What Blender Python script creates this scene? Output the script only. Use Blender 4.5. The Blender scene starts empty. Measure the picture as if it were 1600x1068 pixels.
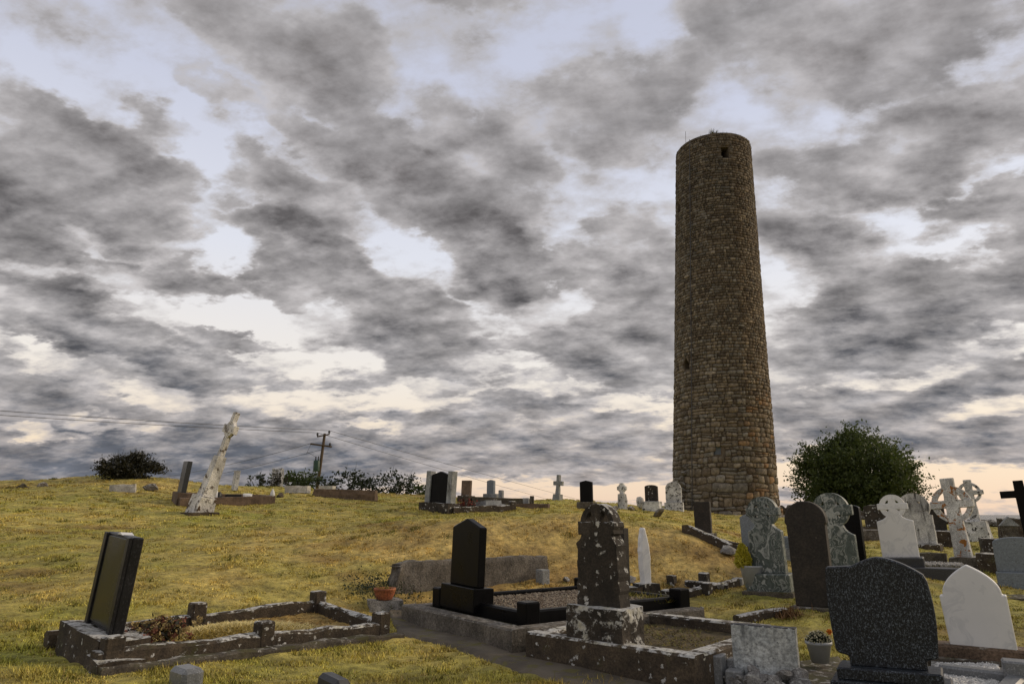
import bpy, bmesh, math, random
import numpy as np
from mathutils import Vector, Matrix, noise as mnoise

# ------------------------------------------------------------------ camera, sky, sun, exposure
F = 1080.0                                   # focal length in photo pixels (1600 wide)
PITCH = math.atan(269.0 / F)
EYE = 1.3
SP, CP = math.sin(PITCH), math.cos(PITCH)
sc = bpy.context.scene
R = math.radians

cam = bpy.data.cameras.new('camera')
cam.sensor_width = 36.0
cam.lens = 36.0 * F / 1600.0
cam.clip_start = 0.05
cam.clip_end = 60000.0
camo = bpy.data.objects.new('camera', cam)
sc.collection.objects.link(camo)
camo.location = (0, 0, EYE)
camo.rotation_euler = (math.pi / 2 + PITCH, 0, 0)
sc.camera = camo

SUN_AZ = R(72)        # to the right of the view direction
SUN_EL = R(24)
sun = bpy.data.lights.new('sun', 'SUN')
sun.energy = 1.5
sun.angle = R(20)
sun.color = (1.0, 0.80, 0.56)
suno = bpy.data.objects.new('sun', sun)
sc.collection.objects.link(suno)
sd = Vector((math.sin(SUN_AZ) * math.cos(SUN_EL), math.cos(SUN_AZ) * math.cos(SUN_EL), math.sin(SUN_EL)))
suno.rotation_euler = sd.to_track_quat('Z', 'Y').to_euler()

sc.view_settings.view_transform = 'Standard'
sc.view_settings.look = 'None'
sc.view_settings.gamma = 1.0
sc.view_settings.exposure = 0.22
sc.view_settings.use_curve_mapping = False
sc.cycles.use_denoising = True
sc.cycles.max_bounces = 5
sc.cycles.diffuse_bounces = 2
sc.cycles.glossy_bounces = 2
sc.cycles.transmission_bounces = 2
sc.cycles.transparent_max_bounces = 4

def ray(px, py):
    u = (534.0 - py) / F
    return (px - 800.0) / F, CP - SP * u, SP + CP * u
def atY(px, py, Y):
    rx, ry, rz = ray(px, py); t = Y / ry
    return Vector((rx * t, Y, EYE + rz * t))
def atH(px, py, h):
    rx, ry, rz = ray(px, py); t = h / -rz
    return Vector((rx * t, ry * t, EYE - h))

# ------------------------------------------------------------------ node helpers
class NT:
    def __init__(s, tree):
        s.t = tree; s.n = tree.nodes; s.l = tree.links
    def node(s, typ, **kw):
        n = s.n.new(typ)
        for k, v in kw.items(): setattr(n, k, v)
        return n
    def put(s, sock, v):
        if v is None: return
        if hasattr(v, 'is_linked'): s.l.new(v, sock)
        elif isinstance(v, (tuple, list)) and sock.type == 'RGBA' and len(v) == 3: sock.default_value = (*v, 1)
        else: sock.default_value = v
    def math(s, op, a, b=None, c=None, clamp=False):
        n = s.node('ShaderNodeMath', operation=op, use_clamp=clamp)
        s.put(n.inputs[0], a); s.put(n.inputs[1], b); s.put(n.inputs[2], c)
        return n.outputs[0]
    def vec(s, op, a, b=None, scale=None):
        n = s.node('ShaderNodeVectorMath', operation=op)
        s.put(n.inputs[0], a); s.put(n.inputs[1], b)
        if scale is not None: s.put(n.inputs['Scale'], scale)
        return n.outputs['Value'] if op in ('LENGTH', 'DOT_PRODUCT') else n.outputs[0]
    def noise(s, v, scale, detail=4, rough=0.55, dist=0.0, out='Fac'):
        n = s.node('ShaderNodeTexNoise')
        s.put(n.inputs['Vector'], v); n.inputs['Scale'].default_value = scale
        n.inputs['Detail'].default_value = detail; n.inputs['Roughness'].default_value = rough
        n.inputs['Distortion'].default_value = dist
        return n.outputs[out]
    def voro(s, v, scale, feature='F1', out='Distance', rnd=1.0):
        n = s.node('ShaderNodeTexVoronoi', feature=feature)
        s.put(n.inputs['Vector'], v); n.inputs['Scale'].default_value = scale
        n.inputs['Randomness'].default_value = rnd
        return n.outputs[out]
    def ramp(s, v, a, b, lo=0.0, hi=1.0, smooth=True):
        n = s.node('ShaderNodeMapRange', interpolation_type='SMOOTHSTEP' if smooth else 'LINEAR')
        s.put(n.inputs['Value'], v)
        n.inputs['From Min'].default_value = a; n.inputs['From Max'].default_value = b
        n.inputs['To Min'].default_value = lo; n.inputs['To Max'].default_value = hi
        return n.outputs[0]
    def mix(s, f, a, b, mode='MIX'):
        n = s.node('ShaderNodeMix', data_type='RGBA', blend_type=mode)
        s.put(n.inputs[0], f); s.put(n.inputs[6], a); s.put(n.inputs[7], b)
        return n.outputs[2]
    def cramp(s, v, stops):
        n = s.node('ShaderNodeValToRGB')
        cr = n.color_ramp
        while len(cr.elements) > 1: cr.elements.remove(cr.elements[-1])
        cr.elements[0].position = stops[0][0]; cr.elements[0].color = (*stops[0][1], 1)
        for p, c in stops[1:]:
            e = cr.elements.new(p); e.color = (*c, 1)
        s.put(n.inputs[0], v)
        return n.outputs[0]
    def sep(s, v):
        n = s.node('ShaderNodeSeparateXYZ'); s.put(n.inputs[0], v); return n.outputs
    def comb(s, x, y, z):
        n = s.node('ShaderNodeCombineXYZ')
        s.put(n.inputs[0], x); s.put(n.inputs[1], y); s.put(n.inputs[2], z)
        return n.outputs[0]

# ------------------------------------------------------------------ world: Nishita sky behind broken cloud
world = bpy.data.worlds.new('World'); sc.world = world
world.use_nodes = True
w = NT(world.node_tree); w.n.clear()
SKY_STRENGTH = 0.1
geo = w.node('ShaderNodeTexCoord').outputs['Generated']
dirv = w.vec('NORMALIZE', geo)
dx, dy, dz = w.sep(dirv)
sky = w.node('ShaderNodeTexSky', sky_type='NISHITA')
sky.sun_disc = False
sky.sun_elevation = SUN_EL; sky.sun_rotation = SUN_AZ
sky.air_density = 1.0; sky.dust_density = 1.5; sky.ozone_density = 1.0
w.put(sky.inputs[0], dirv)
az = w.math('ARCTAN2', dx, dy)
el = w.math('ARCSINE', dz)
elp = w.math('MAXIMUM', el, 0.0)
zz = w.math('ADD', w.math('MAXIMUM', dz, 0.0), 0.26)
q = w.comb(w.math('DIVIDE', dx, zz), w.math('DIVIDE', dy, zz), 0.0)      # the cloud deck seen in perspective
qr = w.node('ShaderNodeMapping'); w.put(qr.inputs[0], q)
qr.inputs['Rotation'].default_value = (0, 0, R(28)); qr.inputs['Scale'].default_value = (1.0, 1.25, 1)
q = qr.outputs[0]
n1 = w.noise(q, 1.1, 3, 0.5, out='Color')
n2 = w.noise(q, 5.5, 5, 0.6, out='Color')
warp = w.vec('ADD', w.vec('SCALE', w.vec('SUBTRACT', n1, (0.5, 0.5, 0.5)), scale=0.12),
             w.vec('SCALE', w.vec('SUBTRACT', n2, (0.5, 0.5, 0.5)), scale=0.15))
flat = w.ramp(el, 0.0, 0.5, 0.35, 1.0)
wx, wy, wz = w.sep(warp)
P = w.comb(w.math('ADD', az, wx), w.math('ADD', el, w.math('MULTIPLY', wy, flat)), 0.0)
# the cloud banks of this evening: photo position, half sizes (px), slope (deg), thickness
BANKS = [
 (60,265,85,42,-35,.95),(110,200,75,36,-35,.6),(30,352,85,48,-38,1.0),(232,265,68,30,-20,.9),(205,335,100,42,-24,.9),
 (258,203,34,24,-45,.6),(400,60,140,50,-22,.55),(535,115,75,70,-45,.55),(345,162,55,20,-20,.4),(450,205,70,26,-48,.55),
 (365,285,42,42,-45,.5),(460,330,100,40,-15,.72),(420,362,75,18,-4,.6),(615,290,120,75,-28,.85),(715,335,130,68,-30,.9),
 (790,290,75,70,-40,.65),(690,190,75,32,-28,.35),(120,55,100,40,-42,.28),(740,25,100,30,0,.3),
 (50,388,75,20,-12,.85),(168,436,66,24,-8,.75),(287,455,62,26,-10,.9),(75,478,125,34,-25,.95),(195,540,135,36,-25,1.05),
 (315,578,70,24,-12,1.0),(10,528,36,24,-20,.85),(85,596,125,34,-10,1.0),(350,445,42,18,-22,.5),(425,428,70,30,-28,.85),
 (560,452,150,42,-26,.95),(505,512,75,22,-12,.65),(650,562,125,48,-20,.95),(700,500,70,40,-20,.65),(370,540,62,14,-4,.75),
 (432,580,40,20,0,.5),(540,606,62,24,-6,.6),(790,545,70,24,-8,.65),(770,400,110,55,-30,.85),(500,645,130,22,-5,.75),
 (350,622,95,22,0,.65),(140,668,230,36,-2,.95),(400,690,230,32,-2,1.0),(120,715,260,34,0,1.0),(60,752,300,26,0,1.0),(420,752,260,22,0,1.0),(700,642,120,20,-4,.55),(770,668,100,20,0,.65),
 (610,688,150,24,-2,.65),(820,622,90,18,-4,.6),(300,735,300,24,0,.9),(560,725,260,24,0,.9),
 (960,190,140,60,10,.38),(860,462,85,44,-20,.6),(965,405,100,70,-10,.75),(900,545,95,36,-15,.75),(1015,560,90,60,-10,.7),
 (850,600,85,22,-4,.5),(840,695,150,26,0,.7),(975,690,100,40,0,.6),(930,640,90,22,0,.5),(1000,480,80,50,0,.6),
 (1440,220,190,55,12,.7),(1390,285,120,34,8,.55),(1540,335,80,28,14,.85),(1592,395,40,32,0,1.0),(1320,420,100,58,-22,.8),
 (1250,370,90,42,-20,.5),(1410,482,140,38,-10,.8),(1345,532,140,28,-8,.8),(1455,552,90,34,-5,.65),(1565,472,70,46,0,.65),
 (1290,640,130,44,0,.8),(1450,662,150,38,0,.75),(1510,610,90,24,4,.7),(1520,706,140,26,0,.9),(1250,582,100,30,0,.55),
 (1570,570,70,26,0,.55),(1180,60,160,60,0,.35),(1400,70,180,60,10,.38),(1240,690,60,14,0,.5),(1220,770,60,14,0,.7),(900,738,160,18,0,.5),
]
# two frames: level banks, and banks that slope down to the right; z carries the running sum
SL = R(-27)
Px, Py, _pz = w.sep(P)
def rot2(x, y): return x * math.cos(SL) + y * math.sin(SL), -x * math.sin(SL) + y * math.cos(SL)
def bank_chain(vecin, banks, sloped):
    for (bx, by, rx, ry, rot, amp) in banks:
        a_, b_, c_ = ray(bx, by); d = Vector((a_, b_, c_)).normalized()
        u0, v0 = math.atan2(d.x, d.y), math.asin(d.z)
        if sloped: u0, v0 = rot2(u0, v0)
        sx, sy = 1080 / (rx * 1.32), 1080 / (ry * 1.32)
        n = w.node('ShaderNodeVectorMath', operation='MULTIPLY_ADD'); w.put(n.inputs[0], vecin)
        n.inputs[1].default_value = (sx, sy, 0); n.inputs[2].default_value = (-u0 * sx, -v0 * sy, 0)
        v = w.ramp(w.vec('DOT_PRODUCT', n.outputs[0], n.outputs[0]), 1.0, 0.0, 0.0, amp * 1.1)
        n2 = w.node('ShaderNodeVectorMath', operation='MULTIPLY_ADD'); w.put(n2.inputs[0], v)
        n2.inputs[1].default_value = (0, 0, 1); w.put(n2.inputs[2], vecin)
        vecin = n2.outputs[0]
    return w.sep(vecin)[2]
acc0 = bank_chain(P, [q_ for q_ in BANKS if q_[4] > -14], False)
Pb = w.comb(w.math('ADD', w.math('MULTIPLY', Px, math.cos(SL)), w.math('MULTIPLY', Py, math.sin(SL))),
            w.math('ADD', w.math('MULTIPLY', Px, -math.sin(SL)), w.math('MULTIPLY', Py, math.cos(SL))), acc0)
acc = bank_chain(Pb, [q_ for q_ in BANKS if q_[4] <= -14], True)
acc = w.math('SUBTRACT', 1.35, w.math('DIVIDE', 1.35, w.math('ADD', 1.0, acc)))   # soft saturation
GAPS = [(600,392,60,20,0,-.25),(400,500,120,24,0,-.6),(120,432,110,18,0,-.5),(25,545,80,14,0,-.6),(150,580,100,12,0,-.5),(235,612,70,14,0,-.5),
 (450,622,120,18,0,-.55),(650,622,110,14,0,-.5),(480,570,90,20,0,-.5),(865,475,50,30,0,-.5),(1010,625,80,16,0,-.55),(1235,450,40,40,0,-.25),(1430,385,100,22,0,-.35),
 (1560,640,80,14,0,-.55),(1400,580,100,12,0,-.45),(1260,735,70,18,0,-.8),(1440,755,200,22,0,-.8),(60,668,45,9,0,-.7),(190,655,60,8,0,-.5),(720,752,120,10,0,-.6),(960,765,140,12,0,-.7),
 (180,120,130,50,0,-.4),(330,400,60,22,0,-.4),(820,560,70,12,0,-.45),(700,600,70,10,0,-.4),(1560,540,60,16,0,-.4),(1250,600,50,12,0,-.4),(300,230,40,50,0,-.35),(860,90,90,50,0,-.3),(1010,40,60,30,0,-.3),(560,655,60,8,0,-.5),(880,600,90,10,0,-.4)]
acc = bank_chain(w.comb(Px, Py, acc), GAPS, False)
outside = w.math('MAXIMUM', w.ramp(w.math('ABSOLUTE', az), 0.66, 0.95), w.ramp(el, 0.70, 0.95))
acc = w.math('ADD', acc, w.math('MULTIPLY', outside, 0.22))  # unseen cloud beyond the view, kept thin to brighten the ambient light
det = w.noise(q, 5.4, 8, 0.58, 0.1)
q_up = w.vec('ADD', q, (0.06, 0.06, 0.0))
rel = w.math('SUBTRACT', w.noise(q, 4.2, 5, 0.58), w.noise(q_up, 4.2, 5, 0.58))      # soft relief on the undersides
det3 = w.noise(q, 13.0, 6, 0.62)
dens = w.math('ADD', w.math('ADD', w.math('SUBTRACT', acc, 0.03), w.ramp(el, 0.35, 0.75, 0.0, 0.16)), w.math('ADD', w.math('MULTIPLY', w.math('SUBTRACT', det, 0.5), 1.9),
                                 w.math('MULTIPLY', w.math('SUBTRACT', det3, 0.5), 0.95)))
veil_col = w.cramp(w.math('DIVIDE', elp, 0.9), [(0.0, (7.9, 5.8, 4.4)), (0.10, (8.6, 7.0, 5.2)), (0.22, (8.3, 7.7, 7.0)), (0.40, (7.1, 7.2, 7.8)), (0.62, (5.6, 5.8, 6.9)), (1.0, (4.7, 4.9, 6.0))])
open_sky = w.mix(0.88, sky.outputs[0], veil_col)
cl_thin = w.cramp(w.math('DIVIDE', elp, 0.9), [(0.0, (4.7, 4.1, 3.8)), (0.2, (4.7, 4.45, 4.4)), (0.6, (4.0, 3.85, 3.95)), (1.0, (3.9, 3.8, 3.9))])
cl_thick = w.cramp(w.math('DIVIDE', elp, 0.9), [(0.0, (1.35, 1.45, 1.75)), (0.12, (1.0, 1.08, 1.28)), (0.3, (0.95, 0.92, 0.97)), (0.6, (1.25, 1.15, 1.15)), (1.0, (2.1, 1.95, 1.9))])
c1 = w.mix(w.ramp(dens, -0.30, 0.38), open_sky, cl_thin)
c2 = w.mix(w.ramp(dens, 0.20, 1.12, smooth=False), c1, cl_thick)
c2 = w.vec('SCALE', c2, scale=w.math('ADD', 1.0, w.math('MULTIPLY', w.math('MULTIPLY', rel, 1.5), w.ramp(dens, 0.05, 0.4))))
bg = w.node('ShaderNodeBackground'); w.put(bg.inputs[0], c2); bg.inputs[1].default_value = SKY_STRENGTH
wo = w.node('ShaderNodeOutputWorld'); w.l.new(bg.outputs[0], wo.inputs[0])
world.cycles.sampling_method = 'NONE'

# ------------------------------------------------------------------ materials
def new_mat(name):
    m = bpy.data.materials.new(name); m.use_nodes = True
    t = NT(m.node_tree); b = t.n['Principled BSDF']
    return m, t, b
def pos(t, sx=1, sy=1, sz=1):
    p = t.node('ShaderNodeNewGeometry').outputs['Position']
    return p if (sx, sy, sz) == (1, 1, 1) else t.vec('MULTIPLY', p, (sx, sy, sz))
def bump(t, b, h, strength, dist=0.02):
    n = t.node('ShaderNodeBump'); n.inputs['Strength'].default_value = strength; n.inputs['Distance'].default_value = dist
    t.put(n.inputs['Height'], h); t.l.new(n.outputs[0], b.inputs['Normal'])

def stone_mat(name, c1, c2, rough=0.9, nscale=6, lichen=None, amount=0.4, lscale=14, top=0.25, spots=0.0, sscale=22,
              streak=0.0, streak_col=(0.03, 0.028, 0.025), moss=0.0, bumps=0.5, second=None, second_amt=0.0):
    m, t, b = new_mat(name); p = pos(t)
    col = t.mix(t.ramp(t.noise(p, nscale, 6, 0.65), 0.32, 0.68), c1, c2)
    fine = t.noise(p, nscale * 9, 4, 0.7)
    col = t.mix(0.8, col, t.mix(t.ramp(fine, 0.25, 0.75), (0.35, 0.35, 0.35), (1.7, 1.7, 1.7)), 'MULTIPLY')
    col = t.mix(0.7, col, t.mix(t.ramp(t.noise(p, 2.1, 4, 0.6), 0.3, 0.7), (0.55, 0.55, 0.55), (1.4, 1.4, 1.4)), 'MULTIPLY')
    nz = t.sep(t.node('ShaderNodeNewGeometry').outputs['True Normal'])[2]
    if streak > 0:
        s = t.noise(pos(t, 1, 1, 0.10), 9, 4, 0.6)
        col = t.mix(t.ramp(s, 0.72 - 0.35 * streak, 0.80 - 0.2 * streak), col, streak_col)
    if moss > 0:
        col = t.mix(t.ramp(t.math('ADD', t.noise(p, 5, 5, 0.7), t.math('MULTIPLY', nz, 0.12)), 0.75 - 0.35 * moss, 0.85 - 0.2 * moss), col, (0.06, 0.055, 0.018))
    hh = fine
    if lichen is not None:
        tt = t.math('MULTIPLY', t.math('MAXIMUM', nz, 0.0), top)
        base = t.math('ADD', t.noise(p, lscale, 7, 0.68, 0.3), tt)
        f = t.ramp(base, 0.785 - 0.4 * amount, 0.865 - 0.4 * amount)
        if spots > 0:
            wp = t.vec('ADD', p, t.vec('SCALE', t.noise(p, 22, 5, 0.7, out='Color'), scale=0.10))
            vd = t.voro(wp, sscale); vr = t.sep(t.voro(wp, sscale, out='Color'))[0]
            lim = t.ramp(vr, 1.0 - spots, 1.0, 0.02, 0.50, smooth=False)
            sp = t.math('MULTIPLY', t.math('GREATER_THAN', vr, 1.0 - spots), t.ramp(t.math('SUBTRACT', lim, vd), -.02, .10))
            f = t.math('MAXIMUM', f, sp)
        lc = t.mix(t.ramp(t.noise(p, 33, 4, .7), .35, .65), lichen, tuple(x * 0.55 for x in lichen))
        lc = t.mix(t.ramp(t.noise(p, 7, 3), .5, .75, 0, .5), lc, (lichen[0] * .85, lichen[1] * .78, lichen[2] * .5))
        col = t.mix(f, col, lc)
        hh = t.math('ADD', fine, t.math('MULTIPLY', f, 0.5))
    if second is not None:
        f2 = t.ramp(t.noise(pos(t, 1, 1, 1.0), lscale * 0.55, 5, 0.6, 0.8), 0.80 - 0.4 * second_amt, 0.83 - 0.4 * second_amt)
        col = t.mix(f2, col, second)
    t.put(b.inputs['Base Color'], col); b.inputs['Roughness'].default_value = rough
    if bumps: bump(t, b, t.math('ADD', hh, t.noise(p, nscale * 2.5, 5, 0.6)), bumps, 0.012)
    return m

def granite_mat(name, dark, light, scale, thr, rough, gloss=0.5):
    m, t, b = new_mat(name); p = pos(t)
    wp = t.vec('ADD', t.vec('MULTIPLY', p, (1, 1, 0.55)), t.vec('SCALE', t.noise(p, scale * .4, 2, out='Color'), scale=0.02))
    f = t.ramp(t.noise(wp, scale, 3, 0.7), thr, thr + 0.16)
    cell = t.voro(p, scale * 0.6, out='Color')
    l2 = t.mix(t.sep(cell)[0], light, tuple(x * 0.35 for x in light))
    big = t.noise(p, 3.0, 3)
    col = t.mix(f, dark, l2)
    col = t.mix(0.5, col, t.mix(big, (0.6, 0.6, 0.6), (1.25, 1.25, 1.25)), 'MULTIPLY')
    t.put(b.inputs['Base Color'], col)
    t.put(b.inputs['Roughness'], t.ramp(t.noise(p, 4, 4), 0.3, 0.7, rough * 0.8, rough * 1.3))
    b.inputs['Specular IOR Level'].default_value = gloss
    return m

M = {}
M['black'] = granite_mat('black_granite', (0.005, 0.005, 0.0055), (0.018, 0.018, 0.02), 160, 0.55, 0.32, 0.10)
M['panel'] = granite_mat('dark_green_granite', (0.016, 0.018, 0.017), (0.04, 0.043, 0.04), 120, 0.5, 0.22, 0.3)
M['speckle'] = granite_mat('speckled_blue_granite', (0.012, 0.014, 0.018), (0.15, 0.18, 0.22), 115, 0.49, 0.4, 0.25)
M['darkspeckle'] = granite_mat('dark_speckled_granite', (0.010, 0.010, 0.012), (0.05, 0.052, 0.058), 100, 0.5, 0.35, 0.25)
M['greygranite'] = granite_mat('grey_granite', (0.16, 0.17, 0.18), (0.34, 0.35, 0.36), 140, 0.45, 0.4)
M['steel'] = granite_mat('blue_grey_granite', (0.17, 0.20, 0.23), (0.27, 0.31, 0.34), 90, 0.45, 0.5)
M['darkbase'] = granite_mat('charcoal_granite', (0.03, 0.032, 0.037), (0.08, 0.085, 0.09), 120, 0.5, 0.35)
M['lichen'] = stone_mat('lichened_dark_stone', (0.022, 0.018, 0.014), (0.050, 0.040, 0.030), lichen=(0.62, 0.62, 0.60), amount=0.42, lscale=9, top=0.20, spots=0.30, sscale=17)
M['lichenbase'] = stone_mat('white_crusted_dark_stone', (0.022, 0.018, 0.014), (0.050, 0.040, 0.030), lichen=(0.60, 0.60, 0.58), amount=0.66, lscale=7, top=0.20, spots=0.3, sscale=17)
M['kerb'] = stone_mat('old_kerb_stone', (0.035, 0.026, 0.018), (0.075, 0.056, 0.036), lichen=(0.62, 0.62, 0.60), amount=0.40, lscale=10, top=0.20, spots=0.16, sscale=24, moss=0.5)
M['kerb_plain'] = stone_mat('mossy_concrete_kerb', (0.055, 0.045, 0.035), (0.11, 0.095, 0.075), lichen=(0.42, 0.41, 0.38), amount=0.38, lscale=12, top=0.10, moss=0.7, streak=0.2)
M['concrete'] = stone_mat('weathered_concrete', (0.085, 0.075, 0.062), (0.17, 0.15, 0.125), nscale=5, lichen=(0.30, 0.28, 0.25), amount=0.50, lscale=16, top=0.12, streak=0.35, bumps=1.0)
M['slab'] = stone_mat('pale_streaked_concrete', (0.30, 0.33, 0.35), (0.44, 0.46, 0.46), nscale=4, lichen=(0.07, 0.075, 0.09), amount=0.40, lscale=26, top=0.3, streak=0.55, streak_col=(0.09, 0.10, 0.11))
M['whitecross'] = stone_mat('flaking_white_paint', (0.52, 0.51, 0.49), (0.64, 0.62, 0.58), lichen=(0.10, 0.065, 0.04), amount=0.62, lscale=7, top=0.0, bumps=0.7)
M['orange'] = stone_mat('white_stone_orange_lichen', (0.40, 0.40, 0.39), (0.56, 0.56, 0.54), lichen=(0.10, 0.08, 0.06), amount=0.50, lscale=14, top=0.1, second=(0.30, 0.125, 0.028), second_amt=0.54)
M['whitemix'] = stone_mat('white_and_black_stone', (0.44, 0.44, 0.43), (0.58, 0.58, 0.57), lichen=(0.03, 0.027, 0.022), amount=0.64, lscale=9, top=-0.1, streak=0.3)
M['streaky'] = stone_mat('grey_streaked_marble', (0.34, 0.34, 0.34), (0.50, 0.50, 0.49), lichen=(0.08, 0.07, 0.06), amount=0.44, lscale=5, streak=0.75)
M['brownstone'] = stone_mat('dark_brown_stone', (0.016, 0.013, 0.010), (0.028, 0.022, 0.016), rough=0.75, nscale=4, lichen=(0.09, 0.075, 0.055), amount=0.14, lscale=20, top=0.3, spots=0.03, sscale=30, bumps=0.25)
M['greystone'] = stone_mat('grey_headstone', (0.20, 0.21, 0.21), (0.30, 0.31, 0.31), lichen=(0.45, 0.45, 0.43), amount=0.2, top=0.2, streak=0.2)
M['brownkerb'] = stone_mat('brown_stone_kerb', (0.10, 0.068, 0.045), (0.16, 0.11, 0.075), lichen=(0.35, 0.33, 0.3), amount=0.2, top=0.15)
M['rubble'] = stone_mat('rubble_rock', (0.075, 0.062, 0.048), (0.17, 0.15, 0.12), nscale=5, lichen=(0.45, 0.44, 0.41), amount=0.45, lscale=12, top=0.2, moss=0.3, bumps=0.9)
M['palerock'] = stone_mat('pale_rubble_rock', (0.15, 0.145, 0.14), (0.30, 0.29, 0.28), nscale=9, lichen=(0.5, 0.5, 0.48), amount=0.3, lscale=18, top=0.2, bumps=0.9)
M['limewash'] = stone_mat('limewashed_block', (0.42, 0.40, 0.36), (0.56, 0.54, 0.50), lichen=(0.14, 0.11, 0.08), amount=0.26, lscale=8)
M['terracotta'] = stone_mat('terracotta', (0.28, 0.085, 0.035), (0.34, 0.12, 0.05), rough=0.7, bumps=0.15)
M['mortar'] = stone_mat('dark_mortar', (0.07, 0.055, 0.038), (0.12, 0.095, 0.065), bumps=0.5)
M['soil'] = stone_mat('bare_soil', (0.045, 0.032, 0.018), (0.09, 0.065, 0.036), nscale=8, bumps=1.0)

def marble_mat(name, a, vein, scale, amt, rough=0.45):
    m, t, b = new_mat(name); p = pos(t)
    n = t.noise(t.vec('ADD', p, t.vec('SCALE', t.noise(p, 3, 3, out='Color'), scale=0.35)), scale, 6, 0.6, 0.6)
    v = t.ramp(t.math('ABSOLUTE', t.math('SUBTRACT', n, 0.5)), 0.0, 0.045, amt, 0.0)
    v2 = t.ramp(t.noise(p, 2.2, 4), 0.4, 0.75, 0.0, 0.35)
    col = t.mix(t.math('MAXIMUM', v, v2), a, vein)
    t.put(b.inputs['Base Color'], col); b.inputs['Roughness'].default_value = rough
    bump(t, b, t.noise(p, 60, 3), 0.08, 0.01)
    return m
M['white'] = marble_mat('white_marble', (0.74, 0.74, 0.735), (0.58, 0.59, 0.60), 2.0, 0.7)

m, t, b = new_mat('green_swirled_marble'); p = pos(t)
pr = t.node('ShaderNodeMapping'); t.put(pr.inputs[0], p); pr.inputs['Rotation'].default_value = (0, R(36), R(30)); pr.inputs['Scale'].default_value = (1.0, 1.0, 0.30)
wp = t.vec('ADD', pr.outputs[0], t.vec('SCALE', t.vec('SUBTRACT', t.noise(p, 3.0, 3, 0.5, out='Color'), (.5, .5, .5)), scale=0.55))
n = t.noise(wp, 3.6, 3, 0.45, 1.2)
col = t.cramp(n, [(0.30, (0.035, 0.050, 0.045)), (0.41, (0.09, 0.115, 0.105)), (0.44, (0.26, 0.28, 0.265)), (0.47, (0.06, 0.078, 0.07)), (0.51, (0.045, 0.06, 0.055)), (0.535, (0.30, 0.32, 0.30)), (0.56, (0.10, 0.125, 0.115)), (0.62, (0.05, 0.065, 0.06)), (0.66, (0.38, 0.40, 0.38)), (0.75, (0.09, 0.11, 0.10))])
t.put(b.inputs['Base Color'], col); b.inputs['Roughness'].default_value = 0.5
M['green'] = m

# attribute-coloured materials (masonry, grass, ground)
def attr_mat(name, rough=0.9, nscale=20, lo=0.55, hi=1.5, bumps=0.6, bscale=30, lichen=None, lamt=0.0, dist=0.015):
    m, t, b = new_mat(name); p = pos(t)
    a = t.node('ShaderNodeAttribute', attribute_name='Col').outputs['Color']
    nn = t.noise(p, nscale, 6, 0.7)
    col = t.mix(1.0, a, t.mix(t.ramp(nn, 0.25, 0.75, smooth=False), (lo,) * 3, (hi,) * 3), 'MULTIPLY')
    if lichen is not None:
        f = t.ramp(t.noise(p, 9.0, 6, 0.75), 0.79 - 0.4 * lamt, 0.85 - 0.4 * lamt)
        col = t.mix(f, col, lichen)
    t.put(b.inputs['Base Color'], col); b.inputs['Roughness'].default_value = rough
    if bumps: bump(t, b, t.noise(p, bscale, 6, 0.7), bumps, dist)
    return m
M['masonry'] = attr_mat('tower_masonry', nscale=7, lo=0.30, hi=1.75, bumps=1.0, bscale=12, lichen=(0.34, 0.30, 0.22), lamt=0.50, dist=0.05)
M['ground'] = attr_mat('turf', nscale=9, lo=0.25, hi=1.8, bumps=1.0, bscale=14, dist=0.06)

m, t, b = new_mat('grass_blades')
a = t.node('ShaderNodeAttribute', attribute_name='Col').outputs['Color']
t.put(b.inputs['Base Color'], a); b.inputs['Roughness'].default_value = 0.7
b.inputs['Specular IOR Level'].default_value = 0.2
M['blade'] = m

def leaf_mat(name, c1, c2, trans=0.25):
    m, t, b = new_mat(name); p = pos(t)
    col = t.mix(t.noise(p, 3.0, 3), c1, c2)
    t.put(b.inputs['Base Color'], col); b.inputs['Roughness'].default_value = 0.55
    tr = t.node('ShaderNodeBsdfTranslucent'); t.put(tr.inputs[0], col)
    mx = t.node('ShaderNodeMixShader'); mx.inputs[0].default_value = trans
    t.l.new(b.outputs[0], mx.inputs[1]); t.l.new(tr.outputs[0], mx.inputs[2])
    t.l.new(mx.outputs[0], t.n['Material Output'].inputs[0])
    return m
M['leaf'] = leaf_mat('dark_leaves', (0.018, 0.038, 0.010), (0.12, 0.155, 0.032), .4)
M['hedge'] = leaf_mat('hedge_leaves', (0.018, 0.028, 0.014), (0.05, 0.065, 0.026))
M['gorse'] = leaf_mat('gorse_spines', (0.012, 0.014, 0.006), (0.04, 0.036, 0.014), 0.1)
M['yellowgreen'] = leaf_mat('yellow_conifer', (0.34, 0.33, 0.03), (0.62, 0.52, 0.04))
M['ivy'] = leaf_mat('ivy', (0.018, 0.02, 0.009), (0.05, 0.04, 0.02))

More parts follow.
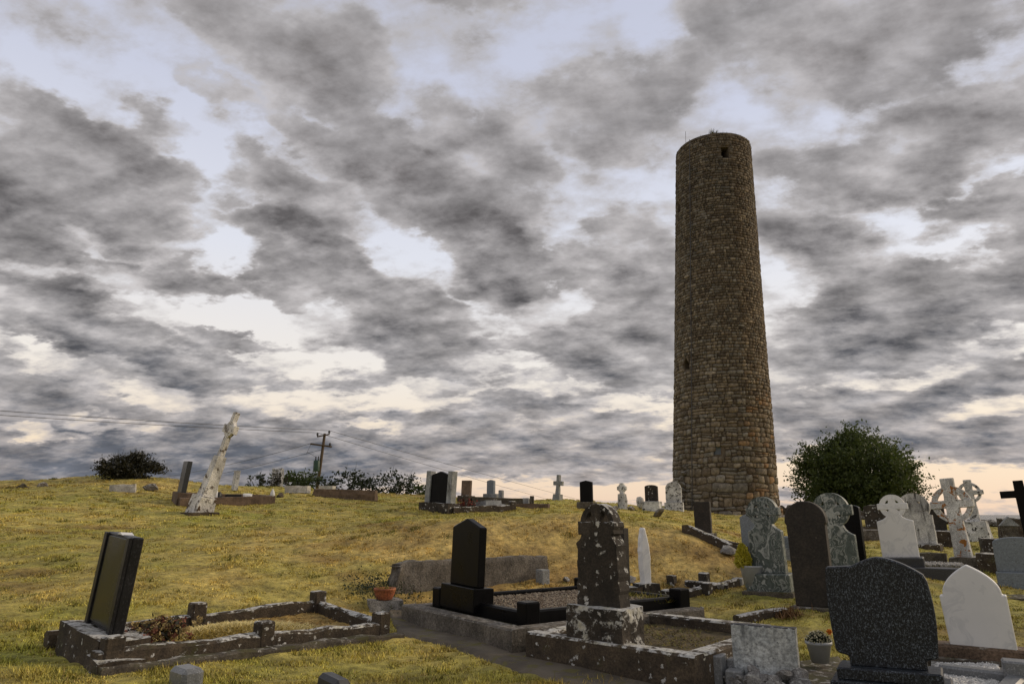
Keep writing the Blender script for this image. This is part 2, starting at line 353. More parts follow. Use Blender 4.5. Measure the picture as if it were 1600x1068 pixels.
def flat_mat(name, c, rough=0.6, metal=0.0, bumps=0.0):
    m, t, b = new_mat(name); p = pos(t)
    t.put(b.inputs['Base Color'], t.mix(t.noise(p, 25, 5, 0.65), tuple(x * 0.75 for x in c), tuple(min(1, x * 1.2) for x in c)))
    b.inputs['Roughness'].default_value = rough; b.inputs['Metallic'].default_value = metal
    if bumps: bump(t, b, t.noise(p, 40, 5), bumps, 0.01)
    return m
M['bark'] = flat_mat('bark', (0.06, 0.045, 0.03), 0.9, 0, 0.6)
M['polewood'] = flat_mat('pole_wood', (0.075, 0.050, 0.026), 0.85, 0, 0.4)
M['iron'] = flat_mat('dark_iron', (0.02, 0.02, 0.02), 0.5)
M['cable'] = flat_mat('cable', (0.05, 0.05, 0.055), 0.5)
M['transformer'] = flat_mat('green_paint', (0.012, 0.05, 0.03), 0.5)
M['whitepaint'] = flat_mat('white_paint', (0.65, 0.65, 0.64), 0.5)
M['pot'] = flat_mat('pale_plastic_pot', (0.36, 0.38, 0.40), 0.5)
M['red'] = flat_mat('red_petals', (0.26, 0.03, 0.015), 0.7)
M['cream'] = flat_mat('cream_petals', (0.62, 0.58, 0.40), 0.7)
M['orangepetal'] = flat_mat('orange_petals', (0.80, 0.26, 0.02), 0.7)
M['pinkdry'] = flat_mat('faded_petals', (0.24, 0.095, 0.06), 0.8)
M['strawpetal'] = flat_mat('straw_petals', (0.36, 0.27, 0.11), 0.8)
M['straw'] = flat_mat('straw', (0.50, 0.36, 0.11), 0.85)
M['blackplastic'] = flat_mat('black_plastic', (0.01, 0.01, 0.01), 0.5)

def gravel_mat(name, c1, c2, scale):
    m, t, b = new_mat(name); p = pos(t)
    col = t.mix(t.sep(t.voro(p, scale, out='Color'))[0], c1, c2)
    d = t.voro(p, scale)
    col = t.mix(t.ramp(d, 0.25, 0.6), col, tuple(x * 0.25 for x in c1))
    t.put(b.inputs['Base Color'], col); b.inputs['Roughness'].default_value = 0.85
    bump(t, b, t.math('SUBTRACT', 1.0, d), 1.0, 0.02)
    return m
M['gravel'] = gravel_mat('brown_gravel', (0.10, 0.075, 0.05), (0.26, 0.22, 0.17), 38)
M['chip'] = flat_mat('white_stone_chips', (0.68, 0.68, 0.66), 0.7)

m, t, b = new_mat('path_tarmac'); p = pos(t)
col = t.mix(t.ramp(t.noise(p, 2.2, 6, 0.65), 0.35, 0.65), (0.085, 0.070, 0.052), (0.16, 0.135, 0.10))
col = t.mix(t.ramp(t.noise(p, 5, 6, 0.7), 0.52, 0.62), col, (0.13, 0.115, 0.035))
col = t.mix(t.ramp(t.voro(p, 45), 0.18, 0.10), col, (0.20, 0.17, 0.12))
t.put(b.inputs['Base Color'], col); b.inputs['Roughness'].default_value = 0.9
bump(t, b, t.noise(p, 60, 5, 0.7), 0.8, 0.015)
M['path'] = m

m, t, b = new_mat('sea_water'); p = pos(t)
b.inputs['Base Color'].default_value = (0.05, 0.07, 0.085, 1); b.inputs['Roughness'].default_value = 0.22
bump(t, b, t.noise(p, 0.06, 5, 0.6), 0.6, 2.0)
M['sea'] = m

# ------------------------------------------------------------------ scene helpers
COL = sc.collection
def link(o, parent=None):
    COL.objects.link(o)
    if parent is not None: o.parent = parent
    return o
def tag(o, label=None, cat=None, group=None, kind=None):
    if label: o['label'] = label
    if cat: o['category'] = cat
    if group: o['group'] = group
    if kind: o['kind'] = kind
    return o
def thing(name, label, cat, loc=(0, 0, 0), yaw=0.0, lean=0.0, pitch=0.0, group=None):
    o = bpy.data.objects.new(name, None); o.empty_display_size = 0.2
    mt = Matrix.Rotation(R(lean), 3, 'Y') @ Matrix.Rotation(R(pitch), 3, 'X') @ Matrix.Rotation(R(yaw), 3, 'Z')
    o.rotation_euler = mt.to_euler(); o.location = loc
    link(o); return tag(o, label, cat, group, 'thing')
def obj(name, me, mat, parent=None, kind=None):
    o = bpy.data.objects.new(name, me)
    if mat is not None and not me.materials: me.materials.append(mat)
    link(o, parent)
    if kind: o['kind'] = kind
    return o
def to_mesh(name, bm, smooth=False):
    me = bpy.data.meshes.new(name)
    bmesh.ops.recalc_face_normals(bm, faces=bm.faces[:])
    bm.to_mesh(me); bm.free()
    if smooth: me.polygons.foreach_set('use_smooth', [True] * len(me.polygons))
    return me
def raw_mesh(name, V, Fc, cols=None, smooth=False):
    """fast mesh from numpy: V (n,3), Fc (m,k)"""
    V = np.asarray(V, dtype=np.float32); Fc = np.asarray(Fc, dtype=np.int32)
    me = bpy.data.meshes.new(name)
    me.vertices.add(len(V)); me.vertices.foreach_set('co', V.ravel())
    k = Fc.shape[1]
    me.loops.add(Fc.size); me.loops.foreach_set('vertex_index', Fc.ravel())
    me.polygons.add(len(Fc)); me.polygons.foreach_set('loop_start', np.arange(0, Fc.size, k, dtype=np.int32))
    if smooth: me.polygons.foreach_set('use_smooth', np.ones(len(Fc), dtype=bool))
    me.update(calc_edges=True)
    if cols is not None:
        at = me.color_attributes.new('Col', 'FLOAT_COLOR', 'POINT')
        c = np.ones((len(V), 4), dtype=np.float32); c[:, :3] = cols
        at.data.foreach_set('color', c.ravel())
    return me
def bevel(bm, off, ang=35, seg=1):
    if off <= 0: return
    es = [e for e in bm.edges if len(e.link_faces) == 2 and e.calc_face_angle(0) > R(ang)]
    bmesh.ops.bevel(bm, geom=es, offset=off, segments=seg, profile=0.6, affect='EDGES', clamp_overlap=True)
def prism(bm, pts, y0, y1, sx=1.0):
    """outline in x,z extruded from y0 to y1"""
    a = [bm.verts.new((x, y0, z)) for x, z in pts]; c = [bm.verts.new((x, y1, z)) for x, z in pts]
    bm.faces.new(a); bm.faces.new(c[::-1])
    n = len(pts)
    for i in range(n):
        j = (i + 1) % n
        bm.faces.new((a[j], a[i], c[i], c[j]))
def roughen(pts, step, amp, seed=0, keep_bottom=True):
    out = []; n = len(pts); rnd = random.Random(seed)
    for i in range(n):
        (x0, z0), (x1, z1) = pts[i], pts[(i + 1) % n]
        L = math.hypot(x1 - x0, z1 - z0); k = max(1, int(L / step))
        for j in range(k):
            f = j / k; x = x0 + (x1 - x0) * f; z = z0 + (z1 - z0) * f
            if not (keep_bottom and z < 0.01):
                x += rnd.uniform(-amp, amp); z += rnd.uniform(-amp, amp)
            out.append((x, z))
    return out
def slab(name, pts, thick, mat, parent, y=0.0, bev=0.008, z=0.0, seg=1):
    bm = bmesh.new(); prism(bm, [(x, zz + z) for x, zz in pts], y - thick / 2, y + thick / 2)
    bmesh.ops.recalc_face_normals(bm, faces=bm.faces[:])
    bevel(bm, bev, 35, seg)
    return obj(name, to_mesh(name, bm), mat, parent)
def boxmesh(name, sx, sy, z0, z1, mat, parent, x=0, y=0, bev=0.01, taper=1.0, jit=0.0, cut=0, seed=0):
    bm = bmesh.new()
    r = bmesh.ops.create_cube(bm, size=1)
    for v in bm.verts:
        k = taper if v.co.z > 0 else 1.0
        v.co = Vector((x + v.co.x * sx * k, y + v.co.y * sy * k, z0 if v.co.z < 0 else z1))
    if cut:
        bmesh.ops.subdivide_edges(bm, edges=bm.edges[:], cuts=cut, use_grid_fill=True)
    else: bevel(bm, bev)
    if jit:
        for v in bm.verts:
            d = mnoise.noise_vector(v.co * 5.0 + Vector((seed * 7.3, seed, 0)))
            e = mnoise.noise_vector(v.co * 17.0 + Vector((seed, 3.1 * seed, 0)))
            v.co += d * jit + e * jit * 0.5
    return obj(name, to_mesh(name, bm, False), mat, parent)
def tube(name, pts, radii, mat, parent=None, n=8, smooth=True):
    pts = [Vector(p) for p in pts]
    if not hasattr(radii, '__len__'): radii = [radii] * len(pts)
    V = []; Fc = []
    for i, p in enumerate(pts):
        d = (pts[min(i + 1, len(pts) - 1)] - pts[max(i - 1, 0)]).normalized()
        a = d.cross(Vector((0.3, 0.9, 0.2))).normalized(); b2 = d.cross(a)
        for k in range(n):
            th = 2 * math.pi * k / n
            V.append(p + (a * math.cos(th) + b2 * math.sin(th)) * radii[i])
    for i in range(len(pts) - 1):
        for k in range(n):
            Fc.append((i * n + k, i * n + (k + 1) % n, (i + 1) * n + (k + 1) % n, (i + 1) * n + k))
    me = bpy.data.meshes.new(name)
    me.from_pydata([tuple(v) for v in V], [], Fc + [tuple(range(n))[::-1], tuple(range(len(V) - n, len(V)))])
    if smooth: me.polygons.foreach_set('use_smooth', [len(f.vertices) == 4 for f in me.polygons])
    me.update()
    return obj(name, me, mat, parent)
def lathe(name, prof, mat, parent, n=20, loc=(0, 0, 0)):
    V = []; Fc = []
    for (r, z) in prof:
        for k in range(n):
            th = 2 * math.pi * k / n
            V.append((loc[0] + r * math.cos(th), loc[1] + r * math.sin(th), loc[2] + z))
    for i in range(len(prof) - 1):
        for k in range(n):
            Fc.append((i * n + k, i * n + (k + 1) % n, (i + 1) * n + (k + 1) % n, (i + 1) * n + k))
    me = bpy.data.meshes.new(name); me.from_pydata(V, [], Fc + [tuple(range(n))[::-1]])
    me.polygons.foreach_set('use_smooth', [len(f.vertices) == 4 for f in me.polygons]); me.update()
    return obj(name, me, mat, parent)
rock_pool = []
def make_rocks():
    for s in range(14):
        bm = bmesh.new(); bmesh.ops.create_icosphere(bm, subdivisions=2, radius=0.5)
        rnd = random.Random(s)
        planes = [Vector((rnd.uniform(-1, 1), rnd.uniform(-1, 1), rnd.uniform(-1, 1))).normalized() for _ in range(9)]
        ds = [rnd.uniform(0.20, 0.36) for _ in planes]
        for v in bm.verts:
            v.co.x = max(-.42, min(.42, v.co.x * 1.15)); v.co.y = max(-.42, min(.42, v.co.y * 1.15)); v.co.z = max(-.40, min(.40, v.co.z * 1.15))
            for pn, d in zip(planes, ds):
                k = v.co.dot(pn) - d
                if k > 0: v.co -= pn * k * 0.97
            v.co += mnoise.noise_vector(v.co * 4 + Vector((s * 5, 0, 0))) * 0.05
        rock_pool.append(to_mesh('rock', bm))
make_rocks()
rock_mats = {}
def rock(name, loc, size, rot, mat, parent=None, idx=None, rnd=random):
    i = rnd.randrange(len(rock_pool)) if idx is None else idx
    key = (i, mat.name)
    if key not in rock_mats:
        me = rock_pool[i].copy(); me.materials.append(mat); rock_mats[key] = me
    o = bpy.data.objects.new(name, rock_mats[key])
    o.location = loc; o.scale = size; o.rotation_euler = rot
    return link(o, parent)

# ------------------------------------------------------------------ terrain
CT = []   # x, y, z control points, from sight lines at estimated distances
def cH(px, py, h): p = atH(px, py, h); CT.append(tuple(p))
def cY(px, py, Y): p = atY(px, py, Y); CT.append(tuple(p))
for a in [(-300,1068,1.05),(0,1068,1.15),(300,1068,1.22),(700,1068,1.3),(1100,1068,1.34),(1500,1075,1.36),(1900,1068,1.36),
          (100,1015,1.17),(615,992,1.26),(350,1035,1.22),(480,945,1.08),(800,998,1.28),(625,955,1.2),(950,1040,1.32),(1200,1000,1.3),(1250,970,1.22),(1450,1030,1.33),(1580,1000,1.28)]: cH(*a)
for a in [(0,900,9.3),(300,900,9.5),(560,918,9.9),(-300,900,9.0),(-300,830,13),(0,830,13),(300,830,13.6),(500,845,12.6),
          (-200,780,18),(0,790,17),(0,765,21.5),(200,748,24),(110,756,23),(300,764,24),(330,804,17),(450,772,24.5),(450,800,18.5),(600,774,27),(600,800,18.5),
          (600,880,11.2),(640,930,9.8),(855,907,11.2),(760,915,10.5),
          (640,842,12.3),(700,818,12.8),(850,814,13.3),(1000,817,13.3),(1080,834,13.0),(1140,882,12),(1165,905,11.5),(850,807,16.5),(1000,809,17),(700,810,16),
          (930,905,11.4),(1000,905,11.4),(1080,902,11.5),
          (700,802,19),(850,797,20),(880,782,28),(760,785,28),(1000,800,24),(1000,792,31),(1130,806,31),(1130,800,36),(1105,851,14.2),
          (1200,922,10.8),(1160,862,14),(1300,900,12),(1400,900,12),(1250,840,20),(1250,820,28),(1400,860,16),(1400,828,24),(1330,815,32),
          (1600,862,16),(1600,922,11.5),(1600,836,23),(1500,822,29),(1600,826,29),(1900,860,16),(1900,930,11.5),(1900,836,25)]: cY(*a)
CT = np.array(CT)
_c = CT[:, :2]
def _phi(r2): return 0.5 * r2 * np.log(r2 + 1e-9)
def _solve():
    n = len(CT)
    d2 = ((_c[:, None, :] - _c[None, :, :]) ** 2).sum(-1)
    A = np.zeros((n + 3, n + 3)); A[:n, :n] = _phi(d2) + np.eye(n) * 0.03
    A[:n, n] = 1; A[:n, n + 1:] = _c; A[n, :n] = 1; A[n + 1:, :n] = _c.T
    b = np.zeros(n + 3); b[:n] = CT[:, 2]
    return np.linalg.solve(A, b)
_w = _solve()
_crest_px = np.array([-600, 0, 200, 400, 600, 880, 1060, 1250, 1600, 2200], float)
_crest_Y = np.array([23, 23, 25, 26, 28.5, 32, 40, 36, 31, 31], float)
def _smooth_noise(x, y, f, seed):
    s = np.zeros_like(x); rs = np.random.RandomState(seed)
    for k in range(7):
        a = rs.uniform(0, 2 * math.pi); ff = f * rs.uniform(0.6, 1.6)
        s += np.sin((x * math.cos(a) + y * math.sin(a)) * ff + rs.uniform(0, 6.28)
                    + 1.3 * np.sin((x * math.cos(a + 1.3) + y * math.sin(a + 1.3)) * ff * 0.6 + rs.uniform(0, 6)))
    return s / 7.0
def terrain(x, y, lumps=True):
    x = np.atleast_1d(np.asarray(x, float)); y = np.atleast_1d(np.asarray(y, float))
    pxa = x / np.maximum(y, 3.0) * F * CP + 800
    yc = np.interp(pxa, _crest_px, _crest_Y)
    yy = np.clip(y, 4.0, yc)
    lim = 0.95 * yy + 3
    xx = np.clip(x * np.where(y > yc, yc / np.maximum(y, 1), 1.0), -lim, lim)
    z = np.full(x.shape, _w[-3]); z += _w[-2] * xx + _w[-1] * yy
    for i in range(len(_c)):
        z += _w[i] * _phi((xx - _c[i, 0]) ** 2 + (yy - _c[i, 1]) ** 2)
    d = np.maximum(y - yc, 0)
    z = z - 0.13 * d * d / (d + 5)
    if lumps:
        k = np.clip((y - 5) / 6, 0.25, 1) * np.clip(1 - d / 10, 0, 1)
        z = z + k * (0.085 * _smooth_noise(x, y, 1.3, 1) + 0.05 * _smooth_noise(x, y, 3.2, 2) + 0.018 * _smooth_noise(x, y, 7.0, 4))
    return np.maximum(z, -34.0)
def gz(x, y): return float(terrain(x, y)[0])
def hit(px, py):
    Y = np.arange(4.5, 45, 0.03); rx, ry, rz = ray(px, py)
    x = rx / ry * Y; zr = EYE + rz / ry * Y
    gap = zr - terrain(x, Y)
    i = np.argmax(gap <= 0) if (gap <= 0).any() else int(np.argmin(gap))
    return Vector((x[i], Y[i], float(terrain(x[i], Y[i])[0])))

def axis(dense0, dense1, step, lo, hi, grow=1.18):
    a = list(np.arange(dense0, dense1 + 1e-6, step)); s = step; v = a[-1]
    while v < hi: s *= grow; v += s; a.append(min(v, hi))
    s = step; v = dense0; b2 = []
    while v > lo: s *= grow; v -= s; b2.append(max(v, lo))
    return np.array(b2[::-1] + a)
gx = axis(-17, 17, 0.115, -400, 400); gy = axis(5.2, 30, 0.115, -60, 420)
GX, GY = np.meshgrid(gx, gy)
GZ = np.concatenate([terrain(GX[i], GY[i]) for i in range(len(gy))]).reshape(GX.shape)
fade = np.clip(1 - (GY - 5) / 45, 0.0, 1)
rs = np.random.RandomState(5)
GZ += fade * (0.016 * _smooth_noise(GX, GY, 11.0, 3) + rs.uniform(-0.016, 0.016, GX.shape))
GS = np.concatenate([terrain(GX[i], GY[i], False) for i in range(len(gy))]).reshape(GX.shape)
slope = np.hypot(np.gradient(GS, gy, axis=0), np.gradient(GS, gx, axis=1))
def turf_colour(x, y, sl):
    n = _smooth_noise(x, y, 0.7, 11) * 0.5 + _smooth_noise(x, y, 2.4, 12) * 0.5 + _smooth_noise(x, y, 7.0, 13) * 0.35
    dry = np.clip(0.33 + 0.62 * n + np.clip((sl - 0.10) * 2.6, 0, 0.65), 0, 1)[..., None]
    g = np.array([0.260, 0.262, 0.048]); s = np.array([0.50, 0.375, 0.135]); br = np.array([0.23, 0.135, 0.042])
    c = g * (1 - dry) + s * dry
    b2 = np.clip(_smooth_noise(x, y, 1.1, 17) * 1.3 + _smooth_noise(x, y, 4.5, 18) * 1.1 - 0.30 + np.clip((sl - .14) * 3.4, 0, .85), 0, 1)[..., None] * 0.75
    c = c * (1 - b2) + br * b2
    k = 1 + 0.42 * _smooth_noise(x, y, 10.0, 61) + 0.30 * _smooth_noise(x, y * .6, 19.0, 62) + 0.28 * _smooth_noise(x, y, 0.45, 63)
    return 1.36 * c * np.array([1.03, 1.0, .88]) * np.clip(k, .35, 1.6)[..., None]
cols = turf_colour(GX, GY, slope) * 0.80
nx, ny = len(gx), len(gy)
idx = np.arange(nx * ny).reshape(ny, nx)
quads = np.stack([idx[:-1, :-1], idx[:-1, 1:], idx[1:, 1:], idx[1:, :-1]], -1).reshape(-1, 4)
ground = obj('ground', raw_mesh('ground', np.stack([GX, GY, GZ], -1).reshape(-1, 3), quads, cols.reshape(-1, 3), True), M['ground'])
tag(ground, 'uneven hillside of mown olive and straw coloured turf', 'ground', kind='structure')
sea = obj('sea', raw_mesh('sea', [(-30000, 60, -30), (30000, 60, -30), (30000, 40000, -30), (-30000, 40000, -30)], [(0, 1, 2, 3)]), M['sea'])
tag(sea, 'pale distant water on the horizon', 'sea', kind='structure')

EDGES = []      # contact lines where longer grass survives the mower
NO_GRASS = []     # world polygons (x,y) kept clear of blades
def drape(name, poly_rows, mat, dz=0.012, n=40, m=10, parent=None, loc=(0, 0, 0), kind=None):
    """sheet between two polylines laid on the terrain"""
    (A, B) = poly_rows
    def samp(P, f):
        k = f * (len(P) - 1); i = min(int(k), len(P) - 2); return Vector(P[i]).lerp(Vector(P[i + 1]), k - i)
    V = []
    for i in range(n + 1):
        a, b2 = samp(A, i / n), samp(B, i / n)
        for j in range(m + 1):
            p = a.lerp(b2, j / m); V.append((p.x, p.y))
    V = np.array(V); e_ = np.tile(np.where((np.arange(m + 1) == 0) | (np.arange(m + 1) == m), -.05, dz), n + 1); z = terrain(V[:, 0], V[:, 1]) + e_
    V = np.column_stack([V, z]) - np.array(loc)
    ii = np.arange((n + 1) * (m + 1)).reshape(n + 1, m + 1)
    q4 = np.stack([ii[:-1, :-1], ii[:-1, 1:], ii[1:, 1:], ii[1:, :-1]], -1).reshape(-1, 4)
    o = obj(name, raw_mesh(name, V, q4, None, True), mat, parent)
    if kind: o['kind'] = kind
    NO_GRASS.append([tuple(Vector(p).xy) for p in A] + [tuple(Vector(p).xy) for p in reversed(B)])
    return o
pl = [hit(606, 958), hit(616, 990), hit(690, 1012), hit(800, 1050), hit(900, 1082), hit(1000, 1130)]
prr = [hit(625, 948), hit(700, 975), hit(800, 1000), hit(960, 1035), hit(1100, 1075), hit(1300, 1100)]
path = drape('path', (pl, prr), M['path'], 0.03)
for P3 in (pl, prr):
    for i_ in range(len(P3) - 1): EDGES.append((P3[i_].xy, P3[i_ + 1].xy, -.02))
tag(path, 'narrow worn tarmac path between the kerbed plots', 'path', kind='structure')

# ------------------------------------------------------------------ round tower
def build_tower():
    Yc = 36.3
    pb = atY(1133, 800, Yc); pt = atY(1113.5, 232, Yc)
    z0 = pb.z - 0.25; H = 20.6; shear = (pt.x - pb.x) / (pt.z - pb.z)
    RB, RT = 2.62, 2.07
    root = thing('round_tower', 'tall tapering round tower of brown rubble masonry with small dark windows', 'tower', (pb.x, Yc, z0))
    rad = lambda z: RB + (RT - RB) * (z / H) ** 0.9 + (0.10 if z < 0.45 else 0)
    def pt3(th, z, r): return (r * math.sin(th) + shear * z, -r * math.cos(th), z)      # th = 0 faces the camera
    def ang_z(px, py):
        best = None
        rx, ry, rz = ray(px, py)
        for Y in np.arange(Yc - 2.8, Yc + 0.2, 0.01):
            p = (rx / ry * Y - pb.x, Y - Yc, EYE + rz / ry * Y - z0)
            r = math.hypot(p[0] - shear * p[2], p[1])
            if r <= rad(p[2]): best = p; break
        return math.atan2(best[0] - shear * best[2], -best[1]), best[2]
    wins = []
    for (px, py, ww, hh, kind) in [(1133, 238, .42, .66, 'lintel'), (1072.5, 568, .34, .60, 'pointed'), (1121, 703, .32, .40, 'blocked'), (1060.5, 325, .3, .62, 'lintel')]:
        th, z = ang_z(px, py); wins.append((th, z, ww / rad(z) / 2, hh / 2, kind))
    # mortar core with real openings
    zs = sorted(set([round(v, 3) for v in np.linspace(0, H, 90)] + [round(z + s * h, 3) for (_, z, _, h, _) in wins for s in (-1, 1)]))
    ths = sorted(set([round(v, 4) for v in np.linspace(-math.pi, math.pi, 97)[:-1]] + [round(th + s * a, 4) for (th, _, a, _, _) in wins for s in (-1, 1)]))
    bm = bmesh.new(); grid = [[bm.verts.new(pt3(th, z, rad(z) - 0.035)) for th in ths] for z in zs]
    def in_win(th, z, k=0.0):
        for (wt, wz, wa, wh, kd) in wins:
            if abs(th - wt) < wa + k / 2.3 and abs(z - wz) < wh + k: return True
        return False
    n = len(ths)
    for i in range(len(zs) - 1):
        for j in range(n):
            j2 = (j + 1) % n
            tm = (ths[j] + (ths[j2] if j2 else ths[j] + 0.065)) / 2
            if in_win(tm, (zs[i] + zs[i + 1]) / 2): continue
            bm.faces.new((grid[i][j], grid[i][j2], grid[i + 1][j2], grid[i + 1][j]))
    # thick wall top and inner face
    inner = [[bm.verts.new(pt3(th, z, rad(z) - 0.95)) for th in ths] for z in (0, H)]
    for j in range(n):
        j2 = (j + 1) % n
        bm.faces.new((grid[-1][j], grid[-1][j2], inner[1][j2], inner[1][j]))
        bm.faces.new((inner[0][j], inner[1][j], inner[1][j2], inner[0][j2]))
    me = bpy.data.meshes.new('mortar_core'); bm.to_mesh(me); bm.free()
    obj('mortar_core', me, M['mortar'], root)
    for (wt, wz, wa, wh, kd) in wins:
        bm = bmesh.new(); r1 = rad(wz) - 0.02; r2 = r1 - (0.2 if kd == 'blocked' else 0.75)
        fr = [bm.verts.new(pt3(wt + sx * wa * 1.02, wz + sz * wh * 1.02, r1)) for sx, sz in ((-1, -1), (1, -1), (1, 1), (-1, 1))]
        bk = [bm.verts.new(pt3(wt + sx * wa, wz + sz * wh, r2)) for sx, sz in ((-1, -1), (1, -1), (1, 1), (-1, 1))]
        for i in range(4): bm.faces.new((fr[i], fr[(i + 1) % 4], bk[(i + 1) % 4], bk[i]))
        if kd == 'blocked': bm.faces.new(bk)
        me = bpy.data.meshes.new('window'); bm.to_mesh(me); bm.free()
        wo_ = obj('window', me, M['steel'] if kd == 'blocked' else M['mortar'], root)
        if kd == 'blocked': wo_['label'] = 'small square opening blocked with grey slate'
        if kd == 'pointed':
            for sg in (-1, 1):     # two leaning lintel stones close the head to a point
                bm = bmesh.new(); zt = wz + wh
                a_ = [pt3(wt + sg * wa * 1.1, zt - .28, rr) for rr in (r1 + .05, r2 + .3)]; b_ = [pt3(wt + sg * wa * 1.1, zt + .04, rr) for rr in (r1 + .05, r2 + .3)]; c_ = [pt3(wt + sg * .002, zt + .04, rr) for rr in (r1 + .05, r2 + .3)]
                f_ = [bm.verts.new(q[0]) for q in (a_, b_, c_)]; g_ = [bm.verts.new(q[1]) for q in (a_, b_, c_)]
                bm.faces.new(f_); bm.faces.new(g_[::-1])
                for i in range(3): bm.faces.new((f_[i], f_[(i + 1) % 3], g_[(i + 1) % 3], g_[i]))
                obj('window_head', to_mesh('window_head', bm), M['mortar'], wo_)
    # stones
    rnd = random.Random(42)
    stones = []
    z = -0.15; k = 0; lines = []
    while z < H - 0.1:
        f = max(0, z) / H
        h = (0.40 - 0.255 * min(1, f * 2.6) ** 0.75) * rnd.uniform(0.78, 1.28)
        if z < 0.2: h = 0.42
        lines.append((z, h, k)); z += h; k += 1
    def line_z(kk, th, zb):
        amp = 0.15 * (1 - 0.66 * min(1, zb / 9))
        if kk == 0: return zb
        return zb + amp * mnoise.noise(Vector((math.sin(th) * 3.6, math.cos(th) * 3.6, kk * 3.7)))
    for (zb, h, kk) in lines:
        nextz = zb + h
        th = -math.pi + rnd.uniform(0, 0.2); end = th + 2 * math.pi
        rr = rad(max(0, zb + h / 2))
        while th < end - 0.02:
            wdt = h * rnd.uniform(0.6, 1.3 if rnd.random() < .5 else 2.6) * (1.15 if zb > 5 else 1.0) / rr
            t2 = min(th + wdt, end)
            if end - t2 < 0.4 * h / rr: t2 = end
            parts = [(th, t2, 0.0, 1.0)]
            if h > 0.21 and rnd.random() < 0.30:
                sp = rnd.uniform(0.35, 0.65); parts = [(th, t2, 0, sp), (th, t2, sp, 1)]
            for (a, b2, lo, hi) in parts:
                za0, za1 = line_z(kk, a, zb), line_z(kk + 1, a, nextz); zb0, zb1 = line_z(kk, b2, zb), line_z(kk + 1, b2, nextz)
                stones.append((a, b2, za0 + (za1 - za0) * lo, za0 + (za1 - za0) * hi, zb0 + (zb1 - zb0) * lo, zb0 + (zb1 - zb0) * hi))
            th = t2
    def colour(th, zc):
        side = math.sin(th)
        v = rnd.random()
        if v < 0.50: c = (0.148, 0.118, 0.080)
        elif v < 0.72: c = (0.170, 0.152, 0.122)
        elif v < 0.86: c = (0.092, 0.070, 0.046)
        else: c = (0.225, 0.19, 0.14)
        c = np.array(c)
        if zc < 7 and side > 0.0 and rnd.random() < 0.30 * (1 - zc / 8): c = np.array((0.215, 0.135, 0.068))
        if side > 0.2: c = c * np.array((0.95, 0.87, 0.77))  # right flank darker and warmer, its shading painted into the stone colour
        if side < -0.35: c = c * np.array((1.08, 1.10, 1.14))  # left flank paler and cooler, the light there put into the colour
        c = c * (1.08 - 0.42 * min(1, max(0, (zc - 3) / 14)))           # upper courses are darker
        return c * rnd.uniform(0.66, 1.42)
    def geom(s):
        a, b2, za0, za1, zb0, zb1 = s
        zc = (za0 + za1 + zb0 + zb1) / 4; rr = rad(max(0, zc))
        g = 0.006; da = g / rr
        a += da; b2 -= da
        def P2(u, v): return (a + (b2 - a) * u, (za0 + g) * (1 - u) * (1 - v) + (zb0 + g) * u * (1 - v) + (za1 - g) * (1 - u) * v + (zb1 - g) * u * v)
        j = lambda s_=0.05: rnd.uniform(-s_, s_)
        c = rnd.uniform(0.10, 0.26)
        uv = [(c, 0), (1 - c, 0), (1, c), (1, 1 - c), (1 - c, 1), (c, 1), (0, 1 - c), (0, c)]
        prd = rnd.uniform(0.0, 0.034) * (1.3 if zc < 7 else 0.8)
        V = []; jj = [(j(.035), j(.05)) for _ in uv]
        for ring, (sc_, dr) in enumerate(((1.0, -0.14), (1.0, -0.02), (0.86, 0.010 + prd))):
            for (u, v), (ju, jv) in zip(uv, jj):
                uu = 0.5 + (u + ju - 0.5) * sc_; vv = 0.5 + (v + jv - 0.5) * sc_
                uu = min(1.0, max(0.0, uu)); vv = min(1.0, max(0.0, vv))
                th, z_ = P2(uu, vv)
                V.append(pt3(th, z_, rad(max(0, z_)) + dr + (j(0.012) if ring == 2 else 0)))
        Fc = []
        for r_ in range(2):
            for i in range(8):
                i2 = (i + 1) % 8
                Fc.append((r_ * 8 + i, r_ * 8 + i2, (r_ + 1) * 8 + i2, (r_ + 1) * 8 + i))
        Fc += [(16, 17, 18, 19), (16, 19, 20, 23), (20, 21, 22, 23)]
        return V, Fc, zc, (a + b2) / 2, (b2 - a) * rr * (za1 - za0)
    made = []
    for s in stones:
        tm, zm = (s[0] + s[1]) / 2, (s[2] + s[3] + s[4] + s[5]) / 4
        tw = (tm + math.pi) % (2 * math.pi) - math.pi
        if in_win(tw, zm, 0.06): continue
        if zm > H - .22 and rnd.random() < .28: continue
        V, Fc, zc, th, area = geom(s)
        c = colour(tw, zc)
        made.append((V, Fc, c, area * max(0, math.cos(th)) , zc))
    made.sort(key=lambda q_: -q_[3])
    for (V, Fc, c, _, _) in made[:300]:
        ctr = np.mean(V, axis=0); Vn = np.array(V) - ctr
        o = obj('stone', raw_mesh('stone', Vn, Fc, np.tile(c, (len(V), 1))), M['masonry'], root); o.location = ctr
    VV = []; FF = []; CC = []
    for (V, Fc, c, _, _) in made[300:]:
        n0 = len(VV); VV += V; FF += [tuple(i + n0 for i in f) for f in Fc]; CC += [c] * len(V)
    obj('upper_stones', raw_mesh('upper_stones', VV, FF, np.array(CC)), M['masonry'], root, kind='stuff')
    # lightning cable down the left flank, rod and tufts at the top
    thc = R(-52)
    tube('lightning_cable', [pt3(thc, z_, rad(z_) + 0.07) for z_ in np.linspace(0, H, 40)] , 0.018, M['cable'], root, 6)
    tube('lightning_rod', [pt3(R(-62), H - .4, RT - 0.02), pt3(R(-62), H + 0.7, RT - 0.02)], 0.011, M['iron'], root, 6)
    rn = np.random.RandomState(3); V = []; Fc = []; C = []
